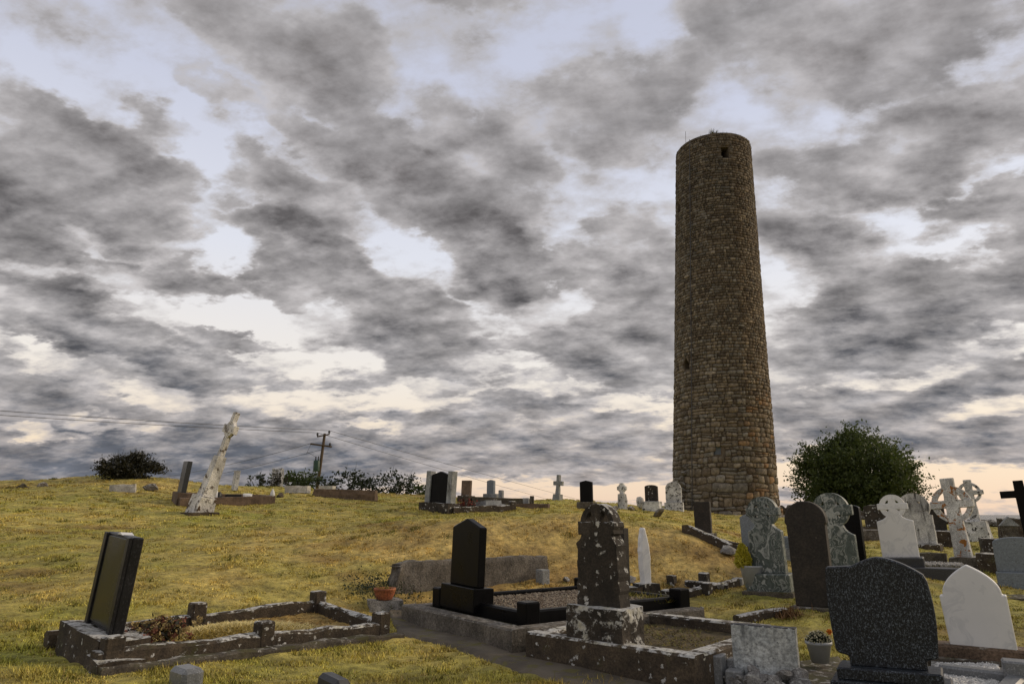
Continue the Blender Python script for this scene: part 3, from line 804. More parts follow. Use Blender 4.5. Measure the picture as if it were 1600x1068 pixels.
    for i in range(140):
        th = rn.uniform(-0.9, 0.9) if i > 70 else rn.normal(-0.28, 0.05); r_ = RT - 0.05 - rn.uniform(0, 0.3)
        b0 = np.array(pt3(th, H, r_)); L = rn.uniform(0.05, 0.16) if i > 70 else rn.uniform(.15, .45)
        d = np.array([rn.normal(0, .5), rn.normal(0, .5), 1.0]); d /= np.linalg.norm(d)
        V += [b0 + (-0.012, 0, 0), b0 + (0.012, 0, 0), b0 + d * L]; Fc.append((3 * i, 3 * i + 1, 3 * i + 2)); C += [(0.08, 0.08, 0.02)] * 3
    obj('grass_tuft', raw_mesh('grass_tuft', V, Fc, np.array(C)), M['blade'], root, kind='stuff')
    # stub of a buttress at the foot
    for i in range(9):
        zz_ = 0.2 + 0.28 * i; rr = RB + 0.16 - 0.02 * i
        p = pt3(R(-66 + rnd.uniform(-3, 3)), zz_, rr)
        o = rock('buttress_stone', p, (0.42, 0.5, 0.34), (rnd.uniform(-.2, .2), rnd.uniform(-.2, .2), R(-66) + rnd.uniform(-.2, .2)), M['rubble'], root, i)
    for i in range(26):      # loose footing stones round the base
        th = R(-75 + 150 * i / 25 + rnd.uniform(-2, 2)); p = pt3(th, 0.02 + rnd.uniform(-0.06, .06), RB + 0.22)
        s_ = rnd.uniform(0.32, 0.5)
        rock('footing_stone', p, (s_ * 1.25, s_, s_ * .8), (rnd.uniform(-.3, .3), rnd.uniform(-.3, .3), rnd.uniform(0, 6)), M['rubble'], root)
    return root
build_tower()

# ------------------------------------------------------------------ outlines
def arc(cx, cz, r, a0, a1, n):
    return [(cx + r * math.cos(R(a0 + (a1 - a0) * i / n)), cz + r * math.sin(R(a0 + (a1 - a0) * i / n))) for i in range(n + 1)]
def o_rect(w_, h, top=1.0): return [(-w_ / 2, 0), (w_ / 2, 0), (w_ / 2 * top, h), (-w_ / 2 * top, h)]
def o_peak(w_, h, d, ch=0.0): return [(-w_ / 2, 0), (w_ / 2, 0), (w_ / 2, h - d), (0, h), (-w_ / 2, h - d)]
def o_round(w_, h, flat=1.0):
    r = w_ / 2
    return [(-r, 0), (r, 0)] + [(r * math.cos(R(a)), h - r * flat + r * flat * math.sin(R(a))) for a in np.linspace(0, 180, 19)]
def o_shoulder_round(w_, h):
    r = w_ / 2; b = r * 0.93; zs = h - r * 0.95
    return [(-b * .97, 0), (b * .97, 0), (b, zs - 0.06), (r, zs - 0.03)] + [(r * math.cos(R(a)), zs + r * 0.95 * math.sin(R(a))) for a in np.linspace(0, 180, 21)] + [(-r, zs - 0.03), (-b, zs - 0.06)]
def o_gothic(w_, h, sh=0.045, zs=0.66):
    r = w_ / 2; zb = h * zs; a = r - sh; pts = [(-r * .97, 0), (r * .97, 0), (r, zb)]
    H_ = h - zb
    for i in range(13):
        f = i / 12; pts.append((a * (1 - f ** 1.75), zb + H_ * (f ** 0.82)))
    pts += [(-x, z) for x, z in pts[-2:2:-1]]
    pts.append((-r, zb)); return pts
def o_celtic(w_, h, zb, neck, zc, ah, aw, sw, top_w=None, base_w=None):
    """body to zb, concave shoulders to the neck, then a cross centred at zc with arm half length ah"""
    top_w = top_w or sw; bw = base_w or w_
    right = [(bw / 2, 0), (w_ / 2, zb)]
    zn = zb + (zc - aw / 2 - zb) * 0.75
    if zb < zc - aw / 2 - 0.02:
        for i in range(1, 6):
            f = i / 5; right.append((w_ / 2 + (neck - w_) / 2 * math.sin(f * math.pi / 2), zb + 0.012 + (zn - zb - 0.012) * (1 - math.cos(f * math.pi / 2))))
    right += [(sw / 2, zc - aw / 2), (ah, zc - aw / 2), (ah, zc + aw / 2), (sw / 2, zc + aw / 2), (top_w / 2, h)]
    return right + [(-x, z) for x, z in right[::-1]]
def ring(name, zc, r0, r1, thick, mat, parent, n=40, y=0.0, z=0.0, bev=0.006):
    bm = bmesh.new(); L = []
    for (r, yy) in ((r1, -thick / 2), (r1, thick / 2), (r0, thick / 2), (r0, -thick / 2)):
        L.append([bm.verts.new((r * math.cos(2 * math.pi * k / n), y + yy, z + zc + r * math.sin(2 * math.pi * k / n))) for k in range(n)])
    for i in range(4):
        for k in range(n):
            bm.faces.new((L[i][k], L[i][(k + 1) % n], L[(i + 1) % 4][(k + 1) % n], L[(i + 1) % 4][k]))
    return obj(name, to_mesh(name, bm), mat, parent)

YAW = -50.0
def face_w(P_, Wm, t_, yaw):
    """true width of a slab that shows Wm metres across, t_ thick, turned by yaw"""
    n = Vector((math.sin(R(yaw)), -math.cos(R(yaw)))); c = Vector((-P_.x, -P_.y)).normalized()
    k = abs(n.dot(c)); s = math.sqrt(max(0, 1 - k * k))
    return max(0.12, (Wm - t_ * s) / max(k, 0.35))
def cam_depth(P_): return P_.y * CP + (P_.z - EYE) * SP
def spec(px, py, wpx, top, thick, yaw=YAW, Y=None, w_=None):
    P_ = hit(px, py) if Y is None else atY(px, py, Y)
    h = atY(px, top, P_.y).z - P_.z
    Wm = wpx * cam_depth(P_) / F
    return P_, (w_ or face_w(P_, Wm, thick, yaw)), h
def pxm(P_, n): return n * cam_depth(P_) / F

def kerb_rail(name, A, B, thick, up, mat, root, down=0.25, seed=0, jit=0.012, step=0.22):
    """rail from A to B (world), following the ground; up = height above it"""
    if up > 0.02 and mat.name != 'black_granite': EDGES.append((Vector(A).xy, Vector(B).xy, thick / 2))
    A, B = Vector(A), Vector(B); d = (B - A); L = d.xy.length; u = Vector((d.x / L, d.y / L, 0)); nrm = Vector((-u.y, u.x, 0))
    n = max(2, int(L / step)); V = []; Fc = []
    loc = root.location
    za, zb = A.z, B.z
    for i in range(n + 1):
        f = i / n; c = A + d * f; c.z = za + (zb - za) * f
        for (o_, zz_) in ((-.5, -down), (-.5, up - .018), (-.5 + .02 / thick, up), (.5 - .02 / thick, up), (.5, up - .018), (.5, -down)):
            q_ = c + nrm * thick * o_ + Vector((0, 0, zz_))
            if zz_ > 0: q_ += mnoise.noise_vector(q_ * 4 + Vector((seed, 0, 0))) * jit * 1.6 + mnoise.noise_vector(q_ * 13) * jit
            V.append(tuple(q_ - loc))
    for i in range(n):
        for j in range(5): Fc.append((i * 6 + j, i * 6 + j + 1, (i + 1) * 6 + j + 1, (i + 1) * 6 + j))
    me = bpy.data.meshes.new(name); e = n * 6
    me.from_pydata(V, [], Fc + [(0, 1, 2, 3, 4, 5), (e + 5, e + 4, e + 3, e + 2, e + 1, e)]); me.update()
    return obj(name, me, mat, root)
def post_at(name, P_, s, up, mat, root, yaw, down=0.2, cap=True, jit=0.006, seed=0):
    bm = bmesh.new(); bmesh.ops.create_cube(bm, size=1)
    rm = Matrix.Rotation(R(yaw), 3, 'Z'); lp = Vector(P_) - root.location
    for v in bm.verts: v.co = Vector((v.co.x * s, v.co.y * s, up if v.co.z > 0 else -down))
    bevel(bm, 0.014)
    for v in bm.verts:
        v.co += mnoise.noise_vector(v.co * 9 + Vector((seed, 0, 0))) * jit
        v.co = rm @ v.co + lp
    return obj(name, to_mesh(name, bm), mat, root)
def plot(name, label, C, yaw, w_, l, kt, up, mat, cat='grave kerb', y0=0.0, posts=None, post_s=0.17, post_up=0.28, infill=None, sides='lrfb', post_mat=None, lift=0.0, down=0.25, grass=False, jit=0.012, flat_to=None):
    """kerbed grave: C world centre of the head end, runs along local +y"""
    C = Vector(C); ex = Vector((math.cos(R(yaw)), math.sin(R(yaw)), 0)); ey = Vector((-math.sin(R(yaw)), math.cos(R(yaw)), 0))
    root = thing(name, label, cat, C)
    def W(x, y):
        p = C + ex * x + ey * y
        p.z = (gz(p.x, p.y) if flat_to is None else flat_to) + lift; return p
    a, b2 = -w_ / 2, w_ / 2
    q_ = kt / 2
    if 'l' in sides: kerb_rail('kerb_rail', W(a + q_, y0), W(a + q_, l), kt, up, mat, root, down, 1, jit)
    if 'r' in sides: kerb_rail('kerb_rail', W(b2 - q_, y0), W(b2 - q_, l), kt, up, mat, root, down, 2, jit)
    if 'b' in sides: kerb_rail('kerb_rail', W(a + kt, l - q_), W(b2 - kt, l - q_), kt, up - .004, mat, root, down, 3, jit)
    if 'f' in sides: kerb_rail('kerb_rail', W(a + kt, y0 + q_), W(b2 - kt, y0 + q_), kt, up - .004, mat, root, down, 4, jit)
    for i, (x, y) in enumerate(posts or []):
        post_at('corner_post', W(x, y), post_s, post_up, post_mat or mat, root, yaw, seed=i)
    if infill is not None:
        V = []; n = 10
        for i in range(n + 1):
            for j in range(n + 1):
                p = W(a + kt * .8 + (w_ - kt * 1.6) * i / n, y0 + kt * .8 + (l - y0 - kt * 1.6) * j / n)
                V.append(tuple(p - C + Vector((0, 0, infill[1] + random.Random(i * 31 + j).uniform(-.012, .012)))))
        ii = np.arange((n + 1) ** 2).reshape(n + 1, n + 1)
        q4 = np.stack([ii[:-1, :-1], ii[1:, :-1], ii[1:, 1:], ii[:-1, 1:]], -1).reshape(-1, 4)
        obj('infill', raw_mesh('infill', V, q4, None, True), M[infill[0]], root)
    if not grass:
        NO_GRASS.append([(W(x, y).x, W(x, y).y) for x, y in ((a, y0), (b2, y0), (b2, l), (a, l))])
    return root, W, ex, ey

# ================================================================== GRAVES, left foreground
random.seed(7)
def seg_noise(a): return a
# --- plot with the leaning granite slab
nl = atH(150, 1047, 1.17); nr = atH(609, 990, 1.24)
ya = math.degrees(math.atan2(nr.y - nl.y, nr.x - nl.x)) - 90
LA = (nr - nl).xy.length; WA = 1.36
exA = Vector((math.cos(R(ya)), math.sin(R(ya)), 0)); eyA = Vector((-math.sin(R(ya)), math.cos(R(ya)), 0))
CA = nl - exA * WA / 2; CA.z = gz(CA.x, CA.y)
rootA, WAf, _, _ = plot('grave_kerb', 'old dark kerb with stubby posts spotted with white lichen around straw-strewn grave, left foreground', CA, ya, WA, LA, 0.12, 0.15, M['kerb'], y0=0.0,
     posts=[(-WA / 2 + .07, LA - .07), (WA / 2 - .07, LA - .07), (-WA / 2 + .07, LA * .47), (WA / 2 - .07, LA * .50), (WA / 2 - .07, .12)], post_s=0.15, post_up=0.25, sides='lrb', jit=0.02)
kerb_rail('footing', WAf(WA / 2 + .10, -.02), WAf(WA / 2 + .10, LA + .05), 0.16, 0.05, M['kerb_plain'], rootA, 0.2, 9, 0.02)
hb = thing('headstone', 'dark granite slab with recessed panel leaning right on a whitened block, left foreground', 'headstone', WAf(0.05, .22) + Vector((0, 0, -.03)), ya, 5.5, 0)
boxmesh('base_block', .98, 0.40, -0.2, 0.27, M['kerb'], hb, cut=3, jit=0.02, seed=2)
boxmesh('side_block', 0.34, 0.34, -0.2, 0.16, M['kerb'], hb, x=0.56, y=-.08, cut=2, jit=0.02, seed=5)
P_ = hb.location; hA = atY(185, 834, P_.y + .1).z - P_.z - 0.27
sl_o = o_rect(0.62, hA); slab('slab', sl_o, 0.095, M['darkspeckle'], hb, z=0.275, bev=0.012)
slab('recessed_panel', o_rect(0.46, hA - .06), 0.02, M['panel'], hb, y=-.051, z=0.31, bev=0.003)
for s_ in (-1, 1): slab('border', o_rect(0.07, hA - .004), 0.03, M['darkspeckle'], hb, y=-.060, z=0.275, bev=0.006).location.x = s_ * .272
# white wedge painted as the bright highlight on the slab's top edge
slab('painted_glint', [(-.06, 0), (.06, 0), (0.0, .02)], 0.10, M['white'], hb, y=0.0, z=0.275 + hA - .002, bev=0.0)

# straw-coloured cuttings, dead flowers
def blades(name, centers, L, wd, cols_, seed, flat=0.5, parent=None):
    rn = np.random.RandomState(seed); n = len(centers); c = np.asarray(centers, float)
    a = rn.uniform(0, 2 * math.pi, n); up = rn.uniform(0, 1, n) * (1 - flat) + 0.05
    d = np.stack([np.cos(a) * (1 - up * .6), np.sin(a) * (1 - up * .6), up], -1); d /= np.linalg.norm(d, axis=1)[:, None]
    s_ = np.stack([-np.sin(a), np.cos(a), np.zeros(n)], -1)
    Ls = L * rn.uniform(0.5, 1.3, n)[:, None]; ws = (wd * rn.uniform(.6, 1.3, n))[:, None]
    V = np.empty((n * 3, 3)); V[0::3] = c - s_ * ws; V[1::3] = c + s_ * ws; V[2::3] = c + d * Ls
    cc = np.repeat(np.asarray(cols_), 3, axis=0)
    return raw_mesh(name, V, np.arange(n * 3).reshape(-1, 3), cc)
rn = np.random.RandomState(8)
def heap(name, label, cat, C, rx, ry, h, n, yaw, L, wd, base_cols, seed):
    rn = np.random.RandomState(seed)
    u = rn.normal(0, .45, (n, 2)); u = u[np.hypot(u[:, 0], u[:, 1]) < 1.05]
    r = np.hypot(u[:, 0], u[:, 1]); c, s_ = math.cos(R(yaw)), math.sin(R(yaw))
    x = C.x + c * u[:, 0] * rx - s_ * u[:, 1] * ry; y = C.y + s_ * u[:, 0] * rx + c * u[:, 1] * ry
    z = terrain(x, y) + h * np.clip(1 - r ** 2, 0, 1) * rn.uniform(0.75, 1.0, len(r)) + 0.01
    cols_ = np.array(base_cols)[rn.randint(0, len(base_cols), len(r))] * rn.uniform(.6, 1.25, (len(r), 1))
    o = obj(name, blades(name, np.stack([x, y, z], -1), L, wd, cols_, seed, 0.6), M['blade'])
    return tag(o, label, cat, kind='stuff')
# soil/straw bed inside the plot
V = []
for i in range(13):
    for j in range(25):
        p = WAf(-WA / 2 + .1 + (WA - .2) * i / 12, .25 + (LA - .35) * j / 24); V.append((p.x, p.y, p.z + .03 + random.uniform(-.012, .012)))
ii = np.arange(13 * 25).reshape(13, 25)
q4 = np.stack([ii[:-1, :-1], ii[:-1, 1:], ii[1:, 1:], ii[1:, :-1]], -1).reshape(-1, 4)
V = np.array(V); cc = np.tile(np.array([0.48, 0.33, 0.11]), (len(V), 1)) * np.random.RandomState(1).uniform(.6, 1.3, (len(V), 1))
me = raw_mesh('grave_bed', V - np.array(rootA.location), q4, cc, True); obj('grave_bed', me, M['ground'], rootA)
cx = WAf(.02, LA * .50)
heap('grass_cuttings', 'heap of pale yellow dry grass cuttings inside the kerbed grave', 'grass cuttings', cx, .46, .95, .09, 30000, ya, .09, .008, [(0.80, 0.66, 0.28), (0.70, 0.56, 0.20), (0.85, 0.72, 0.36)], 4)
cb = []
for i in range(5200):
    a_, b_ = rn.uniform(-WA / 2 + .12, WA / 2 - .12), rn.uniform(.3, LA - .15); cb.append((a_, b_))
pp = np.array([tuple(CA + exA * a_ + eyA * b_)[:2] for a_, b_ in cb]); zz_ = terrain(pp[:, 0], pp[:, 1]) + .03
colb = np.array([(0.58, 0.43, 0.15), (0.50, 0.28, 0.07), (0.42, 0.29, 0.10)])[rn.randint(0, 3, len(pp))] * rn.uniform(.6, 1.3, (len(pp), 1))
me = blades('dry_grass', np.column_stack([pp, zz_]) - np.array(rootA.location), .07, .006, colb, 3, .7); obj('dry_grass', me, M['blade'], rootA, kind='stuff')

def leaf_cloud(rn, n, centers, spread, size, up=0.0):
    """n two-triangle leaves around given centres"""
    c = np.asarray(centers)[rn.randint(0, len(centers), n)] + rn.normal(0, 1, (n, 3)) * spread
    a = rn.normal(0, 1, (n, 3)); a[:, 2] += up; a /= np.linalg.norm(a, axis=1)[:, None]
    b2 = np.cross(a, rn.normal(0, 1, (n, 3))); b2 /= np.linalg.norm(b2, axis=1)[:, None]
    s_ = (size * rn.uniform(.6, 1.35, n))[:, None]
    V = np.empty((n * 4, 3)); V[0::4] = c - a * s_; V[1::4] = c + b2 * s_ * .45; V[2::4] = c + a * s_; V[3::4] = c - b2 * s_ * .45
    return V, np.arange(n * 4).reshape(-1, 4)
def bouquet(name, label, C, rx, h, sets, seed, cat='flowers', pot=None, group=None):
    rn = np.random.RandomState(seed); root = thing(name, label, cat, C)
    if pot: pot(root)
    for (nm, mat, n, size) in sets:
        cs = np.stack([rn.normal(0, rx * .45, 60), rn.normal(0, rx * .45, 60), h * (.35 + .65 * rn.uniform(0, 1, 60))], -1)
        V, Fc = leaf_cloud(rn, n, cs, size * .8, size)
        obj(nm, raw_mesh(nm, V, Fc), M[mat], root, kind='stuff')
    return root
pf = atY(200, 993, WAf(.15, .42).y); pf.z = gz(pf.x, pf.y) + .05
bouquet('dried_flowers', 'faded pink and cream dried flowers beside the leaning granite slab', WAf(.30, .62) + Vector((0, 0, .06)), .22, .24,
        [('faded_petals', 'pinkdry', 900, .017), ('cream_petals', 'strawpetal', 1100, .017), ('stems', 'gorse', 300, .025)], 2)

# small grave markers at the bottom edge
P_ = atH(289, 1078, 1.23); r_ = thing('grave_marker', 'small grey block cut off by the bottom edge, left of the path', 'marker', P_ - Vector((0, 0, .1)), ya)
boxmesh('block', .25, .16, 0, .26, M['greygranite'], r_, bev=.03)
P_ = atH(515, 1085, 1.26); r_ = thing('grave_marker', 'dark stone tip poking up at the bottom edge before the lichened kerb', 'marker', P_ - Vector((0, 0, .1)), ya, 8)
boxmesh('block', .26, .14, 0, .23, M['darkbase'], r_, bev=.03)

# ================================================================== far left
def foliage_bush(name, label, P_, rx, ry, h, mat, n, size, seed, clumps=26, cat='bush', trunk=True, stretch=1.0, flatb=0.15, group=None, spiky=0):
    rn = np.random.RandomState(seed); root = thing(name, label, cat, P_, group=group)
    cs = []
    while len(cs) < clumps:
        u = rn.uniform(-1, 1, 3)
        if np.linalg.norm(u) > 1 or np.linalg.norm(u) < .35: continue
        z = (u[2] * .5 + .5); 
        if z < flatb: continue
        cs.append((u[0] * rx, u[1] * ry, h * z * (1 - .12 * rn.rand())))
    cs = np.array(cs)
    V, Fc = leaf_cloud(rn, n, cs, np.array([rx, ry, h * .5]) * .17, size)
    obj('crown', raw_mesh('crown', V, Fc), M[mat], root)
    for k in range(8 if trunk else 0):
        e = cs[rn.randint(0, len(cs))]
        tube('limb', [(rn.normal(0, .05 * rx), 0, -.3), tuple(e * .45 + np.array([0, 0, .02])), tuple(e)], [.035 * h, .022 * h, .006 * h], M['bark'], root, 6)
    if spiky:
        Vs = []; Fs = []
        for i in range(spiky):
            e = cs[rn.randint(0, len(cs))]; d = e + np.array([0, 0, .15 * h]); d = d / np.linalg.norm(d) + rn.normal(0, .25, 3); L = h * rn.uniform(.2, .42)
            b0 = e * .85; Vs += [b0 - (.016, 0, 0), b0 + (.016, 0, 0), b0 + d * L]; Fs.append((3 * i, 3 * i + 1, 3 * i + 2))
        obj('twigs', raw_mesh('twigs', Vs, Fs), M[mat], root)
    return root
P_ = atY(202, 750, 24.5)
foliage_bush('gorse_bush', 'dark spiky gorse bush on top of the grassy mound', P_ - Vector((0, 0, .1)), pxm(P_, 44), .8, pxm(P_, 46), 'gorse', 7000, .05, 5, 40, spiky=1300)
P_ = hit(192, 767); r_ = thing('fallen_block', 'whitewashed block lying in grass below the gorse bush', 'block', P_, 20, -4)
boxmesh('block', pxm(P_, 36), .25, -.1, pxm(P_, 10), M['limewash'], r_, cut=3, jit=.025)
P_ = hit(234, 766); r_ = thing('boulder', 'dark lichen-capped boulder just right of the whitewashed block', 'boulder', P_, 0)
rock('boulder_body', (0, 0, .1), (pxm(P_, 28), .4, .3), (0, 0, .4), M['rubble'], r_, 3)
for i, (x_, y_, lab) in enumerate([(36, 762, 'small dark rock on the grass crest near the left edge'), (68, 760, 'small flat rock right of the darker one on the left crest')]):
    P_ = hit(x_, y_); r_ = thing('crest_rock', lab, 'rock', P_); rock('rock_body', (0, 0, .04), (.45, .35, .28), (0, 0, i), M['rubble'], r_, 5 + i)

# plot with the thin dark slab
P_ = hit(280, 786)
ln = P_ + Vector((0, 0, 0))
rr_, WW, ex_, ey_ = plot('grave_kerb', 'low brown concrete kerb of the grave behind the leaning white cross', P_ , -56, 1.4, 2.45, .14, .22, M['brownkerb'], y0=-.1, infill=('soil', .05))
h_ = atY(285, 720, P_.y).z - P_.z
r_ = thing('headstone', 'thin dark headstone seen edge-on, leaning right behind the leaning white cross', 'headstone', P_, -56, 6)
slab('slab', o_rect(.7, h_ - .3), .13, M['darkbase'], r_, z=.3); boxmesh('base_block', .95, .3, -.2, .3, M['brownkerb'], r_)
Q_ = WW(.2, .9); 
r_ = thing('statuette', 'tiny painted statuette behind the leaning white cross', 'statuette', Q_ + Vector((0, 0, .05)))
lathe('figure', [(.08, 0), (.10, .1), (.07, .28), (.035, .34), (.05, .40), (.03, .47), (.0, .48)], M['whitepaint'], r_, 12); lathe('cloak', [(.09, .0), (.11, .1), (.08, .26), (.05, .3)], M['blackplastic'], r_, 12, (.06, .05, 0))
Q_ = WW(.35, 1.35); r_ = thing('flower_box', 'small black trough in the brown kerbed grave', 'trough', Q_ + Vector((0, 0, .1)), -56); boxmesh('trough', .22, .36, 0, .17, M['blackplastic'], r_, taper=1.15)
Q_ = WW(.3, 1.75); r_ = thing('white_stone', 'round white stone beside the small black trough', 'stone', Q_ + Vector((0, 0, .1))); rock('stone_body', (0, 0, .1), (.3, .3, .26), (0, 0, 0), M['whitepaint'], r_, 1)
Q_ = WW(.63, 2.38); r_ = thing('white_ornament', 'white pointed ornament on the corner of the brown kerb', 'ornament', Q_ + Vector((0, 0, .2))); lathe('ornament_body', [(.07, 0), (.075, .06), (.05, .15), (.0, .24)], M['whitepaint'], r_, 10)

# leaning celtic cross
P_ = hit(310, 803)
up_ = lambda y_: atY(310, y_, P_.y).z - P_.z
r_ = thing('celtic_cross', 'flaking white stone cross leaning far to the right on its block', 'grave cross', P_ + Vector((0, 0, -.03)), -40, 15.5)
s_ = pxm(P_, 1)
boxmesh('base_block', .52, .44, -.05, 30 * s_, M['whitecross'], r_, cut=3, jit=.02, taper=.92)
bm = bmesh.new(); bmesh.ops.create_cube(bm, size=1)
for v in bm.verts:
    t_ = v.co.z > 0; v.co = Vector((v.co.x * (.22 if t_ else .33), v.co.y * (.22 if t_ else .30), (95 if t_ else 30) * s_ + (0 if t_ else .003)))
bmesh.ops.subdivide_edges(bm, edges=bm.edges[:], cuts=4, use_grid_fill=True)
for v in bm.verts: v.co += mnoise.noise_vector(v.co * 6) * .02
obj('pedestal', to_mesh('pedestal', bm), M['whitecross'], r_)
hc = 168 * s_
o_ = [(.085, 95 * s_), (.058, 128 * s_), (.058, 133 * s_), (.27, 133 * s_), (.27, 146 * s_), (.058, 146 * s_), (.07, hc)]
o_ = o_ + [(-x, z) for x, z in o_[::-1]]
slab('cross', roughen(o_, .08, .008, 4, False), .13, M['whitecross'], r_, bev=.012)
ring('ring', 139.5 * s_, .13, .20, .09, M['whitecross'], r_)
r_ = thing('turf_slab', 'bare earth slab under the leaning white cross', 'slab', P_ + Vector((0, 0, -.06)), -50); boxmesh('slab_body', .9, .7, -.15, .10, M['soil'], r_, cut=4, jit=.03)

P_ = hit(366, 766); h_ = atY(366, 735, P_.y).z - P_.z
r_ = thing('headstone', 'narrow whitish headstone standing alone behind the leaning cross', 'headstone', P_, -60, 4); slab('slab', roughen(o_rect(.55, h_), .1, .012), .14, M['whitemix'], r_)

# hedge plants along the crest
for (px, py, wpx, top, n, lab, mat, nm) in [
    (402, 768, 17, 742, 260, 'thin leafy sapling left of the ivy-clad stump', 'hedge', 'sapling'),
    (462, 766, 36, 735, 1500, 'dense dark shrub left of the telegraph pole', 'leaf', 'shrub'),
    (540, 772, 42, 736, 1250, 'open leafy shrub just right of the telegraph pole', 'hedge', 'shrub'),
    (613, 778, 40, 738, 1250, 'open leafy shrub furthest from the pole, before the pillared headstone', 'hedge', 'shrub'),
    (655, 780, 14, 762, 420, 'small dark shrub at the foot of the pillared headstone', 'leaf', 'shrub')]:
    P_ = atY(px, py + 4, 30); foliage_bush(nm, lab, P_, pxm(P_, wpx), .7, pxm(P_, py + 8 - top), mat, int(n * .75), .08, int(px), max(12, n // 45), flatb=.05, spiky=70)
P_ = atY(432, 766, 28); r_ = thing('gate_pillar', 'ivy-clad stone pillar stump on the crest left of the dark shrub', 'pillar', P_ - Vector((0, 0, .2)))
boxmesh('pillar_body', .42, .42, 0, pxm(P_, 34) + .2, M['whitemix'], r_, cut=3, jit=.04, taper=.8)
rn = np.random.RandomState(9); cs = np.stack([rn.normal(0, .22, 30), rn.normal(-.1, .2, 30), rn.uniform(.1, .95, 30)], -1); V, Fc = leaf_cloud(rn, 700, cs, .07, .05); obj('ivy', raw_mesh('ivy', V, Fc), M['ivy'], r_)
for (px, py, wpx, lab) in [(465, 768, 36, 'long limewashed block below the dark shrub'), (511, 768, 22, 'limewashed block at the foot of the telegraph pole')]:
    P_ = atY(px, py, 25.5); r_ = thing('limewashed_block', lab, 'block', P_ - Vector((0, 0, .05)), -4); boxmesh('block', pxm(P_, wpx), .35, 0, pxm(P_, 9) + .05, M['limewash'], r_, cut=3, jit=.025)
P_ = atY(540, 774, 24); r_ = thing('stone_kerb', 'long brown kerb half sunk in grass right of the telegraph pole', 'kerb', P_ - Vector((0, 0, .08)), -5, 1); boxmesh('kerb_body', pxm(P_, 98), .4, -.2, pxm(P_, 8) + .1, M['brownkerb'], r_, cut=5, jit=.04)
P_ = hit(438, 776); r_ = thing('mound_rock', 'brown earthy rock on the grass below the ivy-clad pillar', 'rock', P_); rock('rock_body', (0, 0, .03), (.42, .4, .3), (0, 0, 1), M['soil'], r_, 2)

# telegraph pole and cables
PY = 70.0
pb_ = atY(494, 770, PY); pt_ = atY(507.5, 677, PY)
r_ = thing('telegraph_pole', 'wooden telegraph pole with two crossarms and a green transformer behind the crest', 'pole', pb_ - Vector((0, 0, .5)))
L0 = r_.location; axp = (pt_ - pb_)
tube('pole', [(0, 0, 0), tuple(pt_ - L0)], [.17, .13], M['polewood'], r_, 12)
s_ = pxm(pt_, 1)
c1_ = atY(505, 681, PY - .2) - L0; c2_ = atY(502, 694.5, PY - .2) - L0
tube('crossarm', [tuple(c1_ + Vector((-9.5 * s_, 0, -.05))), tuple(c1_ + Vector((9.5 * s_, 0, .18)))], .07, M['polewood'], r_, 6)
tube('crossarm', [tuple(c2_ + Vector((-17 * s_, 0, .10))), tuple(c2_ + Vector((16.5 * s_, 0, -.20)))], .085, M['polewood'], r_, 6)
for dx_, cc_, dz_ in ((-9, c1_, -.05), (9, c1_, .18), (13.5, c2_, -.18)):
    lathe('insulator', [(.06, 0), (.06, .15), (.13, .17), (.13, .24), (.07, .26), (.11, .30), (.05, .38)], M['iron'], r_, 8, tuple(cc_ + Vector((dx_ * s_, 0, dz_))))
t0_ = atY(494, 736, PY - .35) - L0
lathe('transformer', [(.0, 0), (.30, .0), (.32, .1), (.32, 1.0), (.27, 1.08), (.0, 1.1)], M['transformer'], r_, 12, tuple(t0_))
for k in (-.12, .14): lathe('bushing', [(.05, 0), (.07, .12), (.05, .2), (.07, .3), (.03, .42)], M['iron'], r_, 8, tuple(t0_ + Vector((k, 0, 1.08))))
tube('jumper_wire', [tuple(c2_ + Vector((-16 * s_, 0, .1))), tuple(c2_ + Vector((-22 * s_, 0, -.9))), tuple(t0_ + Vector((-1.0, 0, 1.9))), tuple(t0_ + Vector((-.1, 0, 1.4)))], .016, M['cable'], r_, 5)
def wire(label, A, B, sag):
    pts = []
    for i in range(25):
        f = i / 24; p = Vector(A).lerp(Vector(B), f); p.z -= sag * 4 * f * (1 - f); pts.append(p)
    o = tube('overhead_cable', pts, .022, M['cable'], None, 5); tag(o, label, 'cable', 'overhead cables')
ia, ib = L0 + c1_ + Vector((-9 * s_, 0, .34)), L0 + c1_ + Vector((9 * s_, 0, .56))
wire('lower overhead cable running left from the pole top', ia, atY(-260, 630, 38), .15)
wire('upper overhead cable running left from the pole top', ib, atY(-260, 622, 38.6), .15)
wire('upper overhead cable falling right from the pole top towards the round tower', ib, atY(1010, 806, 170), .3)
wire('lower overhead cable falling right from the pole top towards the round tower', ia, atY(960, 806, 170), .3)
lc = L0 + c2_ + Vector((-17 * s_, 0, .12))
wire('upper cable sloping down left from the lower crossarm', lc, atY(180, 752, 130), .8)
wire('lower cable sloping down left from the lower crossarm', L0 + c2_ + Vector((0, 0, -.5)), atY(150, 768, 130), .8)

